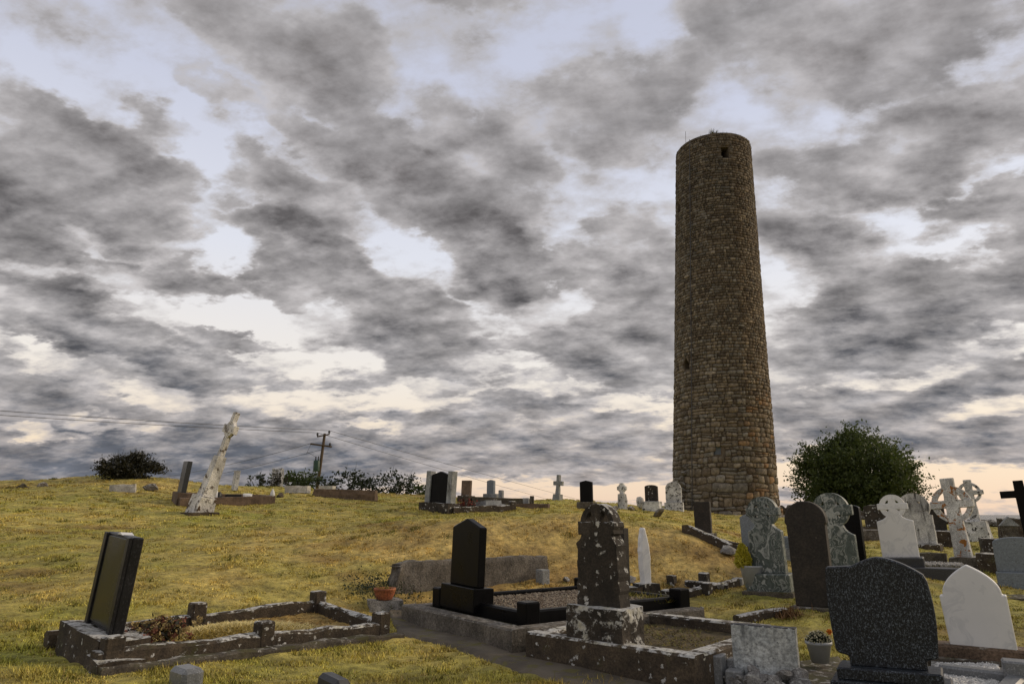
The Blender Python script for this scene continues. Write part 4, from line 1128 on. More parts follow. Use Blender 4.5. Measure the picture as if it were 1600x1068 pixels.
# ================================================================== middle distance
def simple_stone(label, px, py, wpx, top, mat, thick=.12, shape='rect', yaw=YAW, lean=0, pitch=0, base=None, Y=None, w_=None, bev=.01, name='headstone', rough=0, bmat=None, tp=1.0, cat='headstone', sink=.05):
    """py: foot of the whole stone; base=(width factor, height px, depth)"""
    P_, ww, h = spec(px, py, wpx, top, thick, yaw, Y, w_)
    r_ = thing(name, label, cat, P_ - Vector((0, 0, sink)), yaw, lean, pitch)
    h += sink; z0 = 0.0
    if base:
        bw, bh, bd = base; bh = pxm(P_, bh) + sink
        boxmesh('base_block', ww * bw, bd, -.2, bh, M[bmat or 'kerb'], r_, cut=3 if rough else 0, jit=rough * 1.2, bev=.015, seed=int(px))
        z0 = bh; h -= bh
    else: h += .15; z0 = -.15
    o_ = {'rect': lambda: o_rect(ww, h, tp), 'peak': lambda: o_peak(ww, h, .12 * ww), 'round': lambda: o_round(ww, h, .9), 'flatround': lambda: o_round(ww, h, .3),
          'shoulder': lambda: o_shoulder_round(ww, h), 'gothic': lambda: o_gothic(ww, h)}[shape]()
    if rough: o_ = roughen(o_, .07, rough, int(px))
    slab('slab', o_, thick, M[mat], r_, z=z0 - .003, bev=bev)
    return r_, P_, ww, h, z0

# pillared dark headstone and its plot
P_ = hit(686, 799)
sgl = pxm(P_, 1); hD = atY(686, 736, P_.y).z - P_.z
r_ = thing('headstone', 'dark headstone set between two pale pillars on a lichened block', 'headstone', P_, -36, 3)
WD = .95
boxmesh('base_block', WD * 1.12, .5, -.2, 13 * sgl, M['lichen'], r_, cut=3, jit=.02)
zb_ = 13 * sgl - .003
slab('slab', o_peak(WD * .66, hD - zb_, .1), .12, M['black'], r_, z=zb_)
for s_ in (-1, 1): boxmesh('pillar', .16, .22, zb_, hD + .005, M['greystone'], r_, x=s_ * (WD * .33 + .083), jit=.004)
ex_ = Vector((math.cos(R(-36)), math.sin(R(-36)), 0)); ey_ = Vector((-math.sin(R(-36)), math.cos(R(-36)), 0))
rr_, WW, _, _ = plot('grave_kerb', 'double-stepped lichened kerb in front of the pillared headstone', P_, -58, 1.2, 2.1, .16, .17, M['kerb'], y0=.15, posts=[(.52, 2.02), (-.52, 2.02)], post_s=.17, post_up=.28, infill=('gravel', .08))
bouquet('red_flowers', 'dark red flowers on the grave of the pillared headstone', WW(.1, .75) + Vector((0, 0, .1)), .30, .22, [('petals', 'red', 300, .024), ('leaves', 'gorse', 260, .03)], 6)
Q_ = WW(.1, 1.5); r_ = thing('memorial_tablet', 'tilted pale grey tablet inside the kerb of the pillared headstone', 'tablet', Q_ + Vector((0, 0, .12)), -58, 0, 0)
bm = bmesh.new(); prism(bm, [(-.3, 0), (.3, 0), (.27, .17), (-.27, .12)], -.25, .25); bevel(bm, .015); obj('tablet', to_mesh('tablet', bm), M['greystone'], r_)

simple_stone('small brown headstone on a dark base left of the grey one', 728, 782, 17, 750, 'brownkerb', .12, 'rect', base=(1.35, 8, .35), lean=2, bmat='kerb', Y=25, yaw=-40)
P_ = atY(716, 790, 24.5); 
simple_stone('pale grey peaked headstone on a stepped base in mid field', 767, 777, 14, 749, 'steel', .12, 'peak', base=(1.5, 6, .35), bmat='greystone', Y=25.5, lean=.5, yaw=-40)
simple_stone('little grey stone right of the pale peaked headstone', 783, 776, 9, 765, 'greystone', .15, 'flatround', Y=25.3, yaw=-30)
P_ = atY(786, 786, 24.8); r_ = thing('stone_kerb', 'long low grey kerb under the pale peaked headstone', 'kerb', P_ - Vector((0, 0, .05)), -6, 2.0); boxmesh('kerb_body', pxm(P_, 92), .9, -.3, pxm(P_, 8) + .05, M['kerb_plain'], r_, cut=5, jit=.02); boxmesh('end_post', .14, .14, -.1, .33, M['kerb_plain'], r_, x=pxm(P_, 46), y=-.3)
P_ = hit(832, 793); r_ = thing('sunken_slab', 'sunken reddish brown slab with a grey block, left of the thin cross', 'slab', P_, -8); boxmesh('slab_body', pxm(P_, 52), .6, -.2, .12, M['brownkerb'], r_, cut=4, jit=.02); boxmesh('block', .18, .2, .11, .30, M['greystone'], r_, x=-.2)

# thin latin cross
P_ = atY(871, 781, 27.5); s_ = pxm(P_, 1)
r_ = thing('latin_cross', 'thin weathered stone cross leaning right on a small block, on the skyline', 'grave cross', P_ - Vector((0, 0, .05)), -34, 4)
boxmesh('base_block', 13 * s_, .35, -.2, 11 * s_, M['greystone'], r_, cut=2, jit=.015, taper=.85)
H_ = 41 * s_; o_ = [(.085, 11 * s_), (.065, H_ - .40), (.20, H_ - .40), (.20, H_ - .24), (.065, H_ - .24), (.065, H_)]; o_ = o_ + [(-x, z) for x, z in o_[::-1]]
slab('cross', roughen(o_, .1, .008, 3, False), .14, M['greystone'], r_, z=-.003)

simple_stone('black polished headstone on a stepped grey base left of the tower', 917, 797, 21, 750, 'black', .13, 'peak', base=(1.35, 13, .4), Y=22, yaw=-25, bmat='kerb_plain')
# ornate little cross
P_ = atY(973, 794, 25); s_ = pxm(P_, 1)
r_ = thing('celtic_cross', 'small ornate black and white ringed cross on the skyline left of tower', 'grave cross', P_, -35)
boxmesh('base_block', 13 * s_, .28, -.2, 22 * s_, M['whitemix'], r_, taper=.8, cut=2, jit=.02)
o_ = o_celtic(.15, 39 * s_, 23 * s_, .14, 31 * s_, .17, .13, .13); slab('cross', [(x, max(z, 21.8 * s_)) for x, z in o_], .13, M['whitemix'], r_)
ring('ring', 31 * s_, .09, .145, .10, M['whitemix'], r_)
r_, P_, ww, h, z0 = simple_stone('tapered black stone on a white plinth beside the tower foot', 1019, 793, 21, 757, 'lichen', .16, 'flatround', base=(1.35, 10, .45), Y=25, yaw=-25, bmat='whitemix', tp=.9)
P_ = atY(1001, 794, 25.5); r_ = thing('fallen_cross_head', 'broken round cross head lying left of the tapered black stone', 'stone', P_, 10); rock('cross_head', (0, 0, .2), (.42, .3, .45), (0, .5, 0), M['whitemix'], r_, 4)
simple_stone('round-topped mottled headstone against the left foot of the tower', 1054, 798, 25, 752, 'whitemix', .16, 'round', base=(1.15, 13, .4), Y=29, yaw=-20, rough=.008, bmat='whitemix')
for i, (px, py, s_, lab) in enumerate([(960, 795, .4, 'low rubble lump under the ornate ringed cross'), (985, 795, .35, 'small square stub right of the ornate ringed cross'), (1030, 802, .6, 'flat rubble stone in front of the mottled round-topped headstone'), (893, 799, .4, 'rubble stone left of the black polished headstone base'), (940, 800, .5, 'flat stone right of the black polished headstone base')]):
    P_ = atY(px, py, 22.5); r_ = thing('loose_stone', lab, 'stone', P_); rock('stone_body', (0, 0, .03), (s_, s_ * .7, s_ * .55), (0, .1, i), M['rubble'], r_, i + 2)

# dark slab before the tower, with its kerb
simple_stone('plain dark slab on a white-capped base in front of the tower', 1101, 852, 27, 783, 'brownstone', .12, 'rect', base=(1.25, 19, .42), yaw=-30, bmat='lichen', rough=.004, Y=14.4)
P_ = hit(1128, 860)
rr_, WW, _, _ = plot('grave_kerb', 'low rough kerb behind the dark slab in front of the tower', hit(1105, 852), -30, 1.0, 1.7, .14, .16, M['kerb'], y0=.2, grass=True)

# ================================================================== black double plot with the retaining wall
A1 = atH(628, 938, 1.02); A2 = atH(800, 983, 1.06)
yB = math.degrees(math.atan2(A2.y - A1.y, A2.x - A1.x)); WB = (A2 - A1).xy.length
exB = Vector((math.cos(R(yB)), math.sin(R(yB)), 0)); eyB = Vector((-math.sin(R(yB)), math.cos(R(yB)), 0))
CB = (A1 + A2) / 2; zB = EYE - 1.06
rootB = thing('grave_plinth', 'raised concrete plinth edge of the black granite grave', 'plinth', Vector((CB.x, CB.y, zB - .32)))
LB = 2.75
def WBf(x, y, z=0.0): return CB + exB * x + eyB * y + Vector((0, 0, zB + z - CB.z))
def strip(name, a, b2, th, top, bot, mat, root, seed=0, jit=.012):
    A, B = Vector(a), Vector(b2); A.z = B.z = top
    return kerb_rail(name, A, B, th, 0.0, mat, root, top - bot, seed, jit)
kerb_rail('plinth_edge', WBf(-WB / 2, .10), WBf(WB / 2, .10), .2, 0.0, M['concrete'], rootB, .62, 1, .018)
kerb_rail('plinth_edge', WBf(WB / 2 - .10, .2), WBf(WB / 2 - .10, LB), .2, -.004, M['concrete'], rootB, .62, 2, .018)
kerb_rail('plinth_edge', WBf(-WB / 2 + .10, .2), WBf(-WB / 2 + .10, LB), .2, -.004, M['concrete'], rootB, .62, 3, .018)
V = [tuple(WBf(x, y, -.035) - rootB.location) for x, y in ((-WB / 2 + .15, .15), (WB / 2 - .15, .15), (WB / 2 - .15, LB), (-WB / 2 + .15, LB))]
obj('plinth_top', raw_mesh('plinth_top', V, [(0, 1, 2, 3)]), M['kerb_plain'], rootB)
NO_GRASS.append([tuple(WBf(x, y).xy) for x, y in ((-WB / 2, 0), (WB / 2, 0), (WB / 2, LB), (-WB / 2, LB))])
rb = thing('grave_kerb', 'polished black granite kerb with square corner blocks around brown gravel', 'grave kerb', WBf(0, .3))
def bk(x0, y0, x1, y1, th=.11, up=.105): kerb_rail('kerb_rail', WBf(x0, y0), WBf(x1, y1), th, up, M['black'], rb, .05, 0, 0.0)
hw = WB / 2 - .28
bk(-hw, .40, hw, .40); bk(-hw + .065, .47, -hw + .065, LB - .1); bk(hw - .065, .47, hw - .065, LB - .1); bk(-hw + .13, LB - .1, hw - .13, LB - .1)
for (x, y) in ((-hw, .40), (hw, .40), (-hw, LB - .1), (hw, LB - .1)): post_at('corner_block', WBf(x, y), .18, .20, M['black'], rb, yB, .03, jit=0)
V = []; n = 8
for i in range(n + 1):
    for j in range(n + 1):
        V.append(tuple(WBf(-hw + .1 + (2 * hw - .2) * i / n, .45 + (LB - .6) * j / n, .045 + random.uniform(-.01, .012)) - rb.location))
ii = np.arange((n + 1) ** 2).reshape(n + 1, n + 1)
obj('gravel_bed', raw_mesh('gravel_bed', V, np.stack([ii[:-1, :-1], ii[1:, :-1], ii[1:, 1:], ii[:-1, 1:]], -1).reshape(-1, 4), None, True), M['gravel'], rb)
# pebbles as real geometry
def chips(name, pts, size, cols_, seed, mat, parent):
    rn = np.random.RandomState(seed); base = np.array([(1, 0, 0), (-1, 0, 0), (0, 1, 0), (0, -1, 0), (0, 0, 1), (0, 0, -1)], float)
    fc = np.array([(0, 2, 4), (2, 1, 4), (1, 3, 4), (3, 0, 4), (2, 0, 5), (1, 2, 5), (3, 1, 5), (0, 3, 5)])
    n = len(pts); s_ = size * rn.uniform(.5, 1.3, (n, 1, 1)) * rn.uniform(.6, 1.2, (n, 1, 3))
    q_ = rn.normal(0, 1, (n, 3, 3)); q_, _ = np.linalg.qr(q_)
    V = np.einsum('nij,kj->nki', q_, base) * s_ + np.asarray(pts)[:, None, :]
    Fc = (fc[None] + (np.arange(n) * 6)[:, None, None]).reshape(-1, 3)
    me = raw_mesh(name, V.reshape(-1, 3), Fc, np.repeat(np.array(cols_)[rn.randint(0, len(cols_), n)], 6, axis=0))
    return obj(name, me, mat, parent, kind='stuff')
rn = np.random.RandomState(12)
pts = [tuple(WBf(rn.uniform(-hw + .12, hw - .12), rn.uniform(.5, LB - .2), .055) - rb.location) for _ in range(7000)]
chips('gravel', pts, .018, [(.16, .12, .085), (.26, .22, .17), (.09, .065, .045), (.32, .27, .2)], 5, M['blade'], rb)
# black headstone on its base
hx = -0.33
Hs = thing('headstone', 'tall black polished peaked headstone before the grey retaining wall', 'headstone', WBf(hx, .40, .0), yB, 2.0)
wB_ = .80
P_ = Hs.location; hB = atY(735, 809, P_.y).z - P_.z
boxmesh('base_block', .74, .27, .002, .26, M['black'], Hs, bev=.008)
slab('slab', o_peak(.62, hB - .26, .10), .10, M['black'], Hs, z=.258, bev=.012)
for s_ in (): pass
# weeds at the back of the gravel
cw = [tuple(WBf(rn.uniform(-.2, hw), LB - .25 + rn.normal(0, .08), .05)) for _ in range(700)]
o = obj('weeds', blades('weeds', np.array(cw), .10, .008, np.array([(0.16, 0.17, 0.03), (0.28, 0.22, 0.05)])[rn.randint(0, 2, 700)], 2, .2), M['blade']); tag(o, 'weeds along the back of the brown gravel grave', 'weeds', kind='stuff')

# retaining wall
w1 = atY(607, 926, 9.75); w2 = atY(856, 905, 11.35)
rw = thing('retaining_wall', 'low rough grey concrete retaining wall behind the black headstone', 'wall', Vector((w1.x, w1.y, w1.z)))
d_ = (w2 - w1); Lw = d_.xy.length; ang = math.atan2(d_.y, d_.x)
zt1 = atY(607, 878, w1.y).z; zt2 = atY(856, 867, w2.y).z
V = []; Fc = []; n = 40; mz = 10
rnd = random.Random(5)
def wallpt(f, g, back):
    p = w1 + d_ * f; zb_ = w1.z + (w2.z - w1.z) * f - .4; zt = zt1 + (zt2 - zt1) * f
    z = zb_ + (zt - zb_) * g; nrm = Vector((math.sin(ang), -math.cos(ang), 0))
    q_ = p + nrm * (0.0 if not back else -.2); q_.z = z
    q_ += mnoise.noise_vector(q_ * 3) * .035 + mnoise.noise_vector(q_ * 11) * .014
    if f < .04: q_ += d_.normalized() * (.06 + .16 * abs(mnoise.noise(Vector((g * 4, 0, 0)))) + .12 * max(0, g - .75))
    if g > .95 and f < .12: q_.z -= .07 * (1 - f / .12)
    return tuple(q_ - rw.location)
bm = bmesh.new()
fr = [[bm.verts.new(wallpt(i / n, j / mz, False)) for j in range(mz + 1)] for i in range(n + 1)]
bk_ = [[bm.verts.new(wallpt(i / n, j / mz, True)) for j in range(mz + 1)] for i in range(n + 1)]
for i in range(n):
    for j in range(mz):
        bm.faces.new((fr[i][j], fr[i + 1][j], fr[i + 1][j + 1], fr[i][j + 1])); bm.faces.new((bk_[i + 1][j], bk_[i][j], bk_[i][j + 1], bk_[i + 1][j + 1]))
    bm.faces.new((fr[i][mz], fr[i + 1][mz], bk_[i + 1][mz], bk_[i][mz]))
for e in (0, n):
    for j in range(mz): bm.faces.new((fr[e][j], fr[e][j + 1], bk_[e][j + 1], bk_[e][j]))
obj('wall_body', to_mesh('wall_body', bm, True), M['concrete'], rw)
P_ = atY(848, 912, 11.1); r_ = thing('concrete_stub', 'pale concrete stub at the right end of the retaining wall', 'block', P_ - Vector((0, 0, .1)), yB); boxmesh('block', .17, .15, 0, .1 + pxm(P_, 22), M['greystone'], r_, jit=.004)
# terracotta bowl on a block
P_ = hit(600, 950); r_ = thing('stone_block', 'rough pale block under the terracotta bowl', 'block', P_, 20); boxmesh('block', .42, .3, -.1, pxm(P_, 12), M['palerock'], r_, cut=2, jit=.03)
P2_ = P_ + Vector((0, 0, pxm(P_, 12) + .0)); r_ = thing('terracotta_bowl', 'terracotta bowl of withered grass at the end of the retaining wall', 'bowl', P2_)
q_ = pxm(P_, 17)
lathe('bowl', [(q_ * .7, 0), (q_ * .92, .07), (q_, .115), (q_ * 1.04, .12), (q_ * 1.02, .14), (q_ * .93, .14), (q_ * .85, .08), (.001, .07)], M['terracotta'], r_, 20)
cs = np.column_stack([rn.normal(0, q_ * .35, (160, 2)), np.full(160, .1)]); obj('withered_grass', blades('withered_grass', cs, .10, .006, np.tile((.25, .2, .05), (160, 1)) * rn.uniform(.5, 1.3, (160, 1)), 7, .2), M['blade'], r_)
# nettles beside the wall
for (px, py, n_, lab) in [(585, 925, 500, 'patch of dark green nettles left of the retaining wall end'), (625, 940, 160, 'green weeds between terracotta bowl and plinth')]:
    P_ = hit(px, py); cs = np.column_stack([rn.normal(P_.x, .22, n_), rn.normal(P_.y, .25, n_), np.zeros(n_)]); cs[:, 2] = terrain(cs[:, 0], cs[:, 1]) + rn.uniform(0, .15, n_)
    V, Fc = leaf_cloud(rn, n_ * 2, cs, .02, .018); o = obj('nettle_patch', raw_mesh('nettle_patch', V, Fc), M['hedge']); tag(o, lab, 'weeds', kind='stuff')

# ================================================================== lichened celtic cross plot (centre foreground)
B1 = atH(822, 986, 1.06); B2 = atH(1085, 1024, 1.06)
yC = math.degrees(math.atan2(B2.y - B1.y, B2.x - B1.x)); WC = (B2 - B1).xy.length
exC = Vector((math.cos(R(yC)), math.sin(R(yC)), 0)); eyC = Vector((-math.sin(R(yC)), math.cos(R(yC)), 0))
CC = (B1 + B2) / 2; zC = EYE - 1.06
def WCf(x, y, z=0.0): return CC + exC * x + eyC * y + Vector((0, 0, zC + z - CC.z))
LC = 1.95
rc = thing('grave_kerb', 'deep dark kerb with whitened rim around the mossy grave of the lichened cross', 'grave kerb', WCf(0, 0, -.3))
kerb_rail('kerb_rail', WCf(-WC / 2, .08), WCf(WC / 2, .08), .17, 0, M['kerb'], rc, .62, 1, .025)
kerb_rail('kerb_rail', WCf(WC / 2 - .085, .165), WCf(WC / 2 - .085, LC), .17, -.006, M['kerb'], rc, .62, 2, .025)
kerb_rail('kerb_rail', WCf(-WC / 2 + .085, .165), WCf(-WC / 2 + .085, LC), .17, -.006, M['kerb'], rc, .62, 3, .025)
kerb_rail('kerb_rail', WCf(-WC / 2 + .17, LC - .08), WCf(WC / 2 - .17, LC - .08), .16, -.0, M['kerb'], rc, .62, 4, .025)
n = 20; V = []; rnl = np.random.RandomState(4)
for i in range(n + 1):
    for j in range(n + 1): V.append(tuple(WCf(-WC / 2 + .1 + (WC - .2) * i / n, .1 + (LC - .2) * j / n, -.10 + rnl.uniform(-.012, .012)) - rc.location))
ii = np.arange((n + 1) ** 2).reshape(n + 1, n + 1)
cc = np.tile(np.array((.10, .075, .032)), (len(V), 1)) * rnl.uniform(.6, 1.4, (len(V), 1))
obj('mossy_bed', raw_mesh('mossy_bed', V, np.stack([ii[:-1, :-1], ii[1:, :-1], ii[1:, 1:], ii[:-1, 1:]], -1).reshape(-1, 4), cc, True), M['ground'], rc)
cb = [tuple(WCf(rnl.uniform(-WC / 2 + .2, WC / 2 - .2), rnl.uniform(.2, LC - .2), -.10) - rc.location) for _ in range(3600)]
kk = rnl.uniform(0, 1, 3600); keep = np.array([(mnoise.noise(Vector(p) * 2.0) > -.12) for p in cb])
cb = np.array(cb)[keep]; colb = np.array([(0.16, 0.15, 0.03), (0.24, 0.18, 0.05), (.10, .07, .03)])[rnl.randint(0, 3, len(cb))]
obj('moss_tufts', blades('moss_tufts', cb, .045, .006, colb, 6, .55), M['blade'], rc, kind='stuff')
NO_GRASS.append([tuple(WCf(x, y).xy) for x, y in ((-WC / 2 - .02, -.02), (WC / 2 + .02, -.02), (WC / 2 + .02, LC), (-WC / 2, LC))])

# the cross itself stands on the front rail
Pc = WCf(0, 0) ; Pm = atH(942, 998, 1.06); xloc = (Pm - CC).dot(exC)
Pc = WCf(xloc - .02, .20, .0)
hx_ = thing('celtic_cross', 'dark ringed stone cross spattered with white lichen on a block, centre foreground', 'grave cross', Pc, yC, -.6)
sC = pxm(Pc, 1); topC = atY(945, 787, Pc.y).z - Pc.z; bB = 48 * sC
boxmesh('base_block', .60, .34, -.05, bB, M['lichenbase'], hx_, cut=6, jit=.018, seed=11)
hC = topC - bB; wC = .44
o_ = [(.52, 0), (.485, .585), (.50, .60), (.47, .62), (.41, .65), (.375, .69), (.37, .715), (.45, .705), (.45, .825), (.11, .825), (.13, 1.0)]
o_ = [(wC * x, hC * z) for x, z in o_]; o_ = o_ + [(-x, z) for x, z in o_[::-1]]
slab('cross', roughen(o_, .035, .009, 9), .16, M['lichen'], hx_, z=bB - .004, bev=.012)
ring('ring', hC * .80, wC * .30, wC * .42, .12, M['lichen'], hx_, z=bB - .004)
# dark slab right behind it
simple_stone('dark slab half hidden behind the lichened ringed cross', 968, 935, 36, 824, 'brownstone', .12, 'rect', yaw=-48, Y=10.4, rough=.003)
# white narrow stone edge-on
Pn, _, hN = spec(1011, 938, 22, 824, .3, -50, 9.8)
r_ = thing('headstone', 'narrow white pointed stone on a dark base right of the lichened cross', 'headstone', Pn, 20, -1.5)
sN = pxm(Pn, 1); boxmesh('base_block', .24, .30, -.1, 26 * sN, M['lichen'], r_, cut=2, jit=.02)
o_ = [(-.065, 0), (.065, 0), (.075, .35 * hN), (.068, .52 * hN), (.05, .64 * hN), (.034, .70 * hN), (.028, .77 * hN), (0, .80 * hN), (-.028, .77 * hN), (-.036, .70 * hN), (-.05, .64 * hN), (-.068, .52 * hN), (-.075, .35 * hN)]
slab('slab', roughen(o_, .05, .005, 3), .11, M['white'], r_, z=24 * sN, bev=.02)
boxmesh('low_wall', .55, .3, -.1, 22 * sN, M['kerb'], r_, x=-.42, cut=2, jit=.02)

# lawn plot behind, low whitened kerbs and stubs
K1 = hit(1028, 945); K2 = hit(1152, 915)
r_ = thing('grave_kerb', 'thin whitened kerb with stubby posts crossing the grass by the potted conifer', 'grave kerb', K1)
kerb_rail('kerb_rail', K1, K2, .12, .11, M['kerb'], r_, .2, 1, .008)
for i, (px, py, up) in enumerate([(1044, 943, .19), (1104, 928, .17)]): post_at('kerb_post', hit(px, py), .15, up, M['lichen'], r_, -40, seed=i)
K3 = hit(1072, 915); K4 = hit(1138, 920)
r_ = thing('grave_kerb', 'short black and white kerb with a stub post under the grassy bank', 'grave kerb', K3); kerb_rail('kerb_rail', K3, K4, .12, .08, M['lichen'], r_, .2, 3, .008); post_at('kerb_post', hit(1101, 916), .14, .20, M['lichen'], r_, -40)
P_ = hit(1050, 911); r_ = thing('stub_post', 'small black stub at the foot of the grassy bank', 'post', P_, -40); boxmesh('post', .12, .12, -.1, .12, M['lichen'], r_, cut=1, jit=.02)
for i, (px, py, s_, lab) in enumerate([(1125, 921, .13, 'small white stone on the whitened kerb'), (1072, 931, .08, 'little grey stone on grass inside the whitened kerb'), (1097, 951, .07, 'white pebble on the grass before the whitened kerb'), (1140, 868, .3, 'pale rock at the foot of the bank above the conifer'), (985, 909, .16, 'whitish stone beside the narrow white stone'), (885, 908, .13, 'white cap stone behind the black kerb corner')]):
    P_ = hit(px, py); r_ = thing('loose_stone', lab, 'stone', P_); rock('stone_body', (0, 0, s_ * .25), (s_ * 1.3, s_, s_ * .8), (0, 0, i), M['palerock'], r_, i)
K5 = hit(1150, 975); K6 = hit(1228, 962)
r_ = thing('grave_kerb', 'short mossy kerb behind the pale streaked concrete slab', 'grave kerb', K5); kerb_rail('kerb_rail', K5, K6, .14, .10, M['kerb'], r_, .2, 5, .008)

# ================================================================== right side graves
# green marble ringed cross
def celtic(label, px, py, wpx, top, mat, yaw=YAW, lean=0, pitch=0, thick=.13, base=(1.35, 24, .36), bmat=None, Y=None, zb=.56, zc=.80, ah=.46, aw=.17, sw=.36, r0=.22, r1=.44, neck=.5, rough=0, w_=None, basew=1.0, topw=None, jitb=0, ringmat=None, rt=.88):
    P_, ww, h = spec(px, py, wpx, top, thick, yaw, Y, w_)
    r_ = thing('celtic_cross', label, 'grave cross', P_ - Vector((0, 0, .04)), yaw, lean, pitch); h += .04
    z0 = 0
    if base:
        bh = pxm(P_, base[1]) + .04; boxmesh('base_block', ww * base[0], base[2], -.2, bh, M[bmat or mat], r_, cut=3 if jitb else 0, jit=jitb, bev=.015); z0 = bh; h -= bh
    o_ = o_celtic(ww, h, h * zb, ww * neck, h * zc, ww * ah, ww * aw, ww * sw, topw and ww * topw, ww * basew)
    if rough: o_ = roughen(o_, .06, rough, int(px))
    slab('cross', o_, thick, M[mat], r_, z=z0 - .003, bev=.01)
    ring('ring', h * zc, ww * r0, ww * r1, thick * rt, M[ringmat or mat], r_, z=z0 - .003)
    return r_, P_, ww, h, z0
# F
rF, PF, wF, hF, zF = celtic('green swirled marble ringed cross beside the potted yellow conifer', 1207, 922, 54, 780, 'green', -38, -2, 0, .13, (1.30, 26, .36), Y=10.6, zb=.57, zc=.835, ah=.50, aw=.24, sw=.26, r0=.27, r1=.45, neck=.44)
boxmesh('step', wF * 1.5, .5, -.2, .045, M['kerb_plain'], rF)
# slab behind F
simple_stone('plain pale grey slab behind the green swirled cross', 1184, 880, 42, 802, 'steel', .10, 'flatround', Y=13.2, yaw=-38, lean=-1)
# conifer in pot
P_ = atY(1176, 915, 10.7); s_ = pxm(P_, 1)
r_ = thing('potted_conifer', 'little yellow-green conifer in a pale tapered pot', 'plant pot', P_ - Vector((0, 0, .02)))
lathe('pot', [(11 * s_, 0), (17 * s_, 30 * s_), (18 * s_, 31 * s_), (17.5 * s_, 33 * s_), (15 * s_, 33 * s_), (14 * s_, 27 * s_), (.001, 26 * s_)], M['pot'], r_, 18)
rn = np.random.RandomState(21); n = 1700
t_ = rn.uniform(0, 1, n); a_ = rn.uniform(0, 6.283, n); rr = 14 * s_ * np.sqrt(np.clip(1 - t_, 0, 1)) * np.where(t_ < .15, .75 + t_, 1) * rn.uniform(.65, 1.05, n)
cs = np.stack([rr * np.cos(a_) - 12 * s_, rr * np.sin(a_), 31 * s_ + t_ * 34 * s_], -1)
V, Fc = leaf_cloud(rn, n, cs, .006, .028, 1.2); obj('foliage', raw_mesh('foliage', V, Fc), M['yellowgreen'], r_); tube('trunk', [(0, 0, 20 * s_), (-8 * s_, 0, 34 * s_), (-12 * s_, 0, 52 * s_)], .012, M['bark'], r_, 6)
P_ = hit(1155, 912); r_ = thing('stub_post', 'pale square stub at the foot of the conifer pot', 'post', P_, -40); boxmesh('post', .16, .16, -.1, .09, M['greystone'], r_)

# dark arched stone G
rG, PG, wG, hG, zG = simple_stone('tall dark brown round-arched headstone with overhanging shoulders', 1280, 985, 66, 782, 'brownstone', .13, 'shoulder', base=(1.16, 36, .34), yaw=-38, lean=-1.2, Y=9.3, bmat='kerb_plain', bev=.012)
# H green cross
celtic('second green marble ringed cross, half behind the dark arched headstone', 1313, 905, 62, 774, 'green', -38, -1.5, 0, .13, (1.25, 16, .36), Y=12.2, zb=.46, zc=.80, ah=.52, aw=.26, sw=.28, r0=.28, r1=.45, neck=.46)
# black stone behind H
simple_stone('black shouldered headstone right behind the second green cross', 1336, 885, 36, 788, 'black', .13, 'flatround', Y=13.4, yaw=-42, lean=-.5, base=(1.2, 10, .35), bmat='black')
# small items between F and G
P_ = atY(1246, 905, 13.5); r_ = thing('grave_tomb', 'low blue-grey and buff stepped tomb glimpsed between green cross and dark arch', 'tomb', P_ - Vector((0, 0, .05)), -38)
boxmesh('plinth', 1.0, .5, -.2, .38, M['brownkerb'], r_); boxmesh('band', .92, .44, .378, .62, M['greystone'], r_); boxmesh('cap', .84, .38, .618, .82, M['steel'], r_)
simple_stone('tiny white round-topped stone between green cross and dark arch', 1245, 862, 12, 842, 'whitemix', .1, 'round', Y=17, yaw=-30)

simple_stone('dark lichen-capped headstone with curved top under the dark tree', 1369, 836, 27, 788, 'lichen', .14, 'flatround', base=(1.3, 13, .4), Y=22, yaw=-25, rough=.008)
# white marble ringed cross I
celtic('clean white marble ringed cross on a charcoal base', 1412, 893, 52, 776, 'white', -32, -2.5, 0, .11, (1.2, 22, .4), 'darkbase', Y=12.6, zb=.60, zc=.845, ah=.42, aw=.19, sw=.20, r0=.22, r1=.36, neck=.34)
P_ = atY(1420, 893, 12.7)
# streaked gothic J2
celtic('grey marble headstone with dark streaks and a pierced cross, behind the white one', 1440, 860, 48, 778, 'streaky', -40, -2.5, 0, .13, (1.2, 10, .4), 'kerb', Y=16.5, zb=.62, zc=.80, ah=.47, aw=.24, sw=.26, r0=.26, r1=.47, neck=.66, rough=.006)
simple_stone('plain dark arched headstone behind the orange-lichened cross', 1464, 834, 30, 790, 'brownstone', .12, 'flatround', Y=21, yaw=-30, base=(1.2, 6, .4), lean=-1)
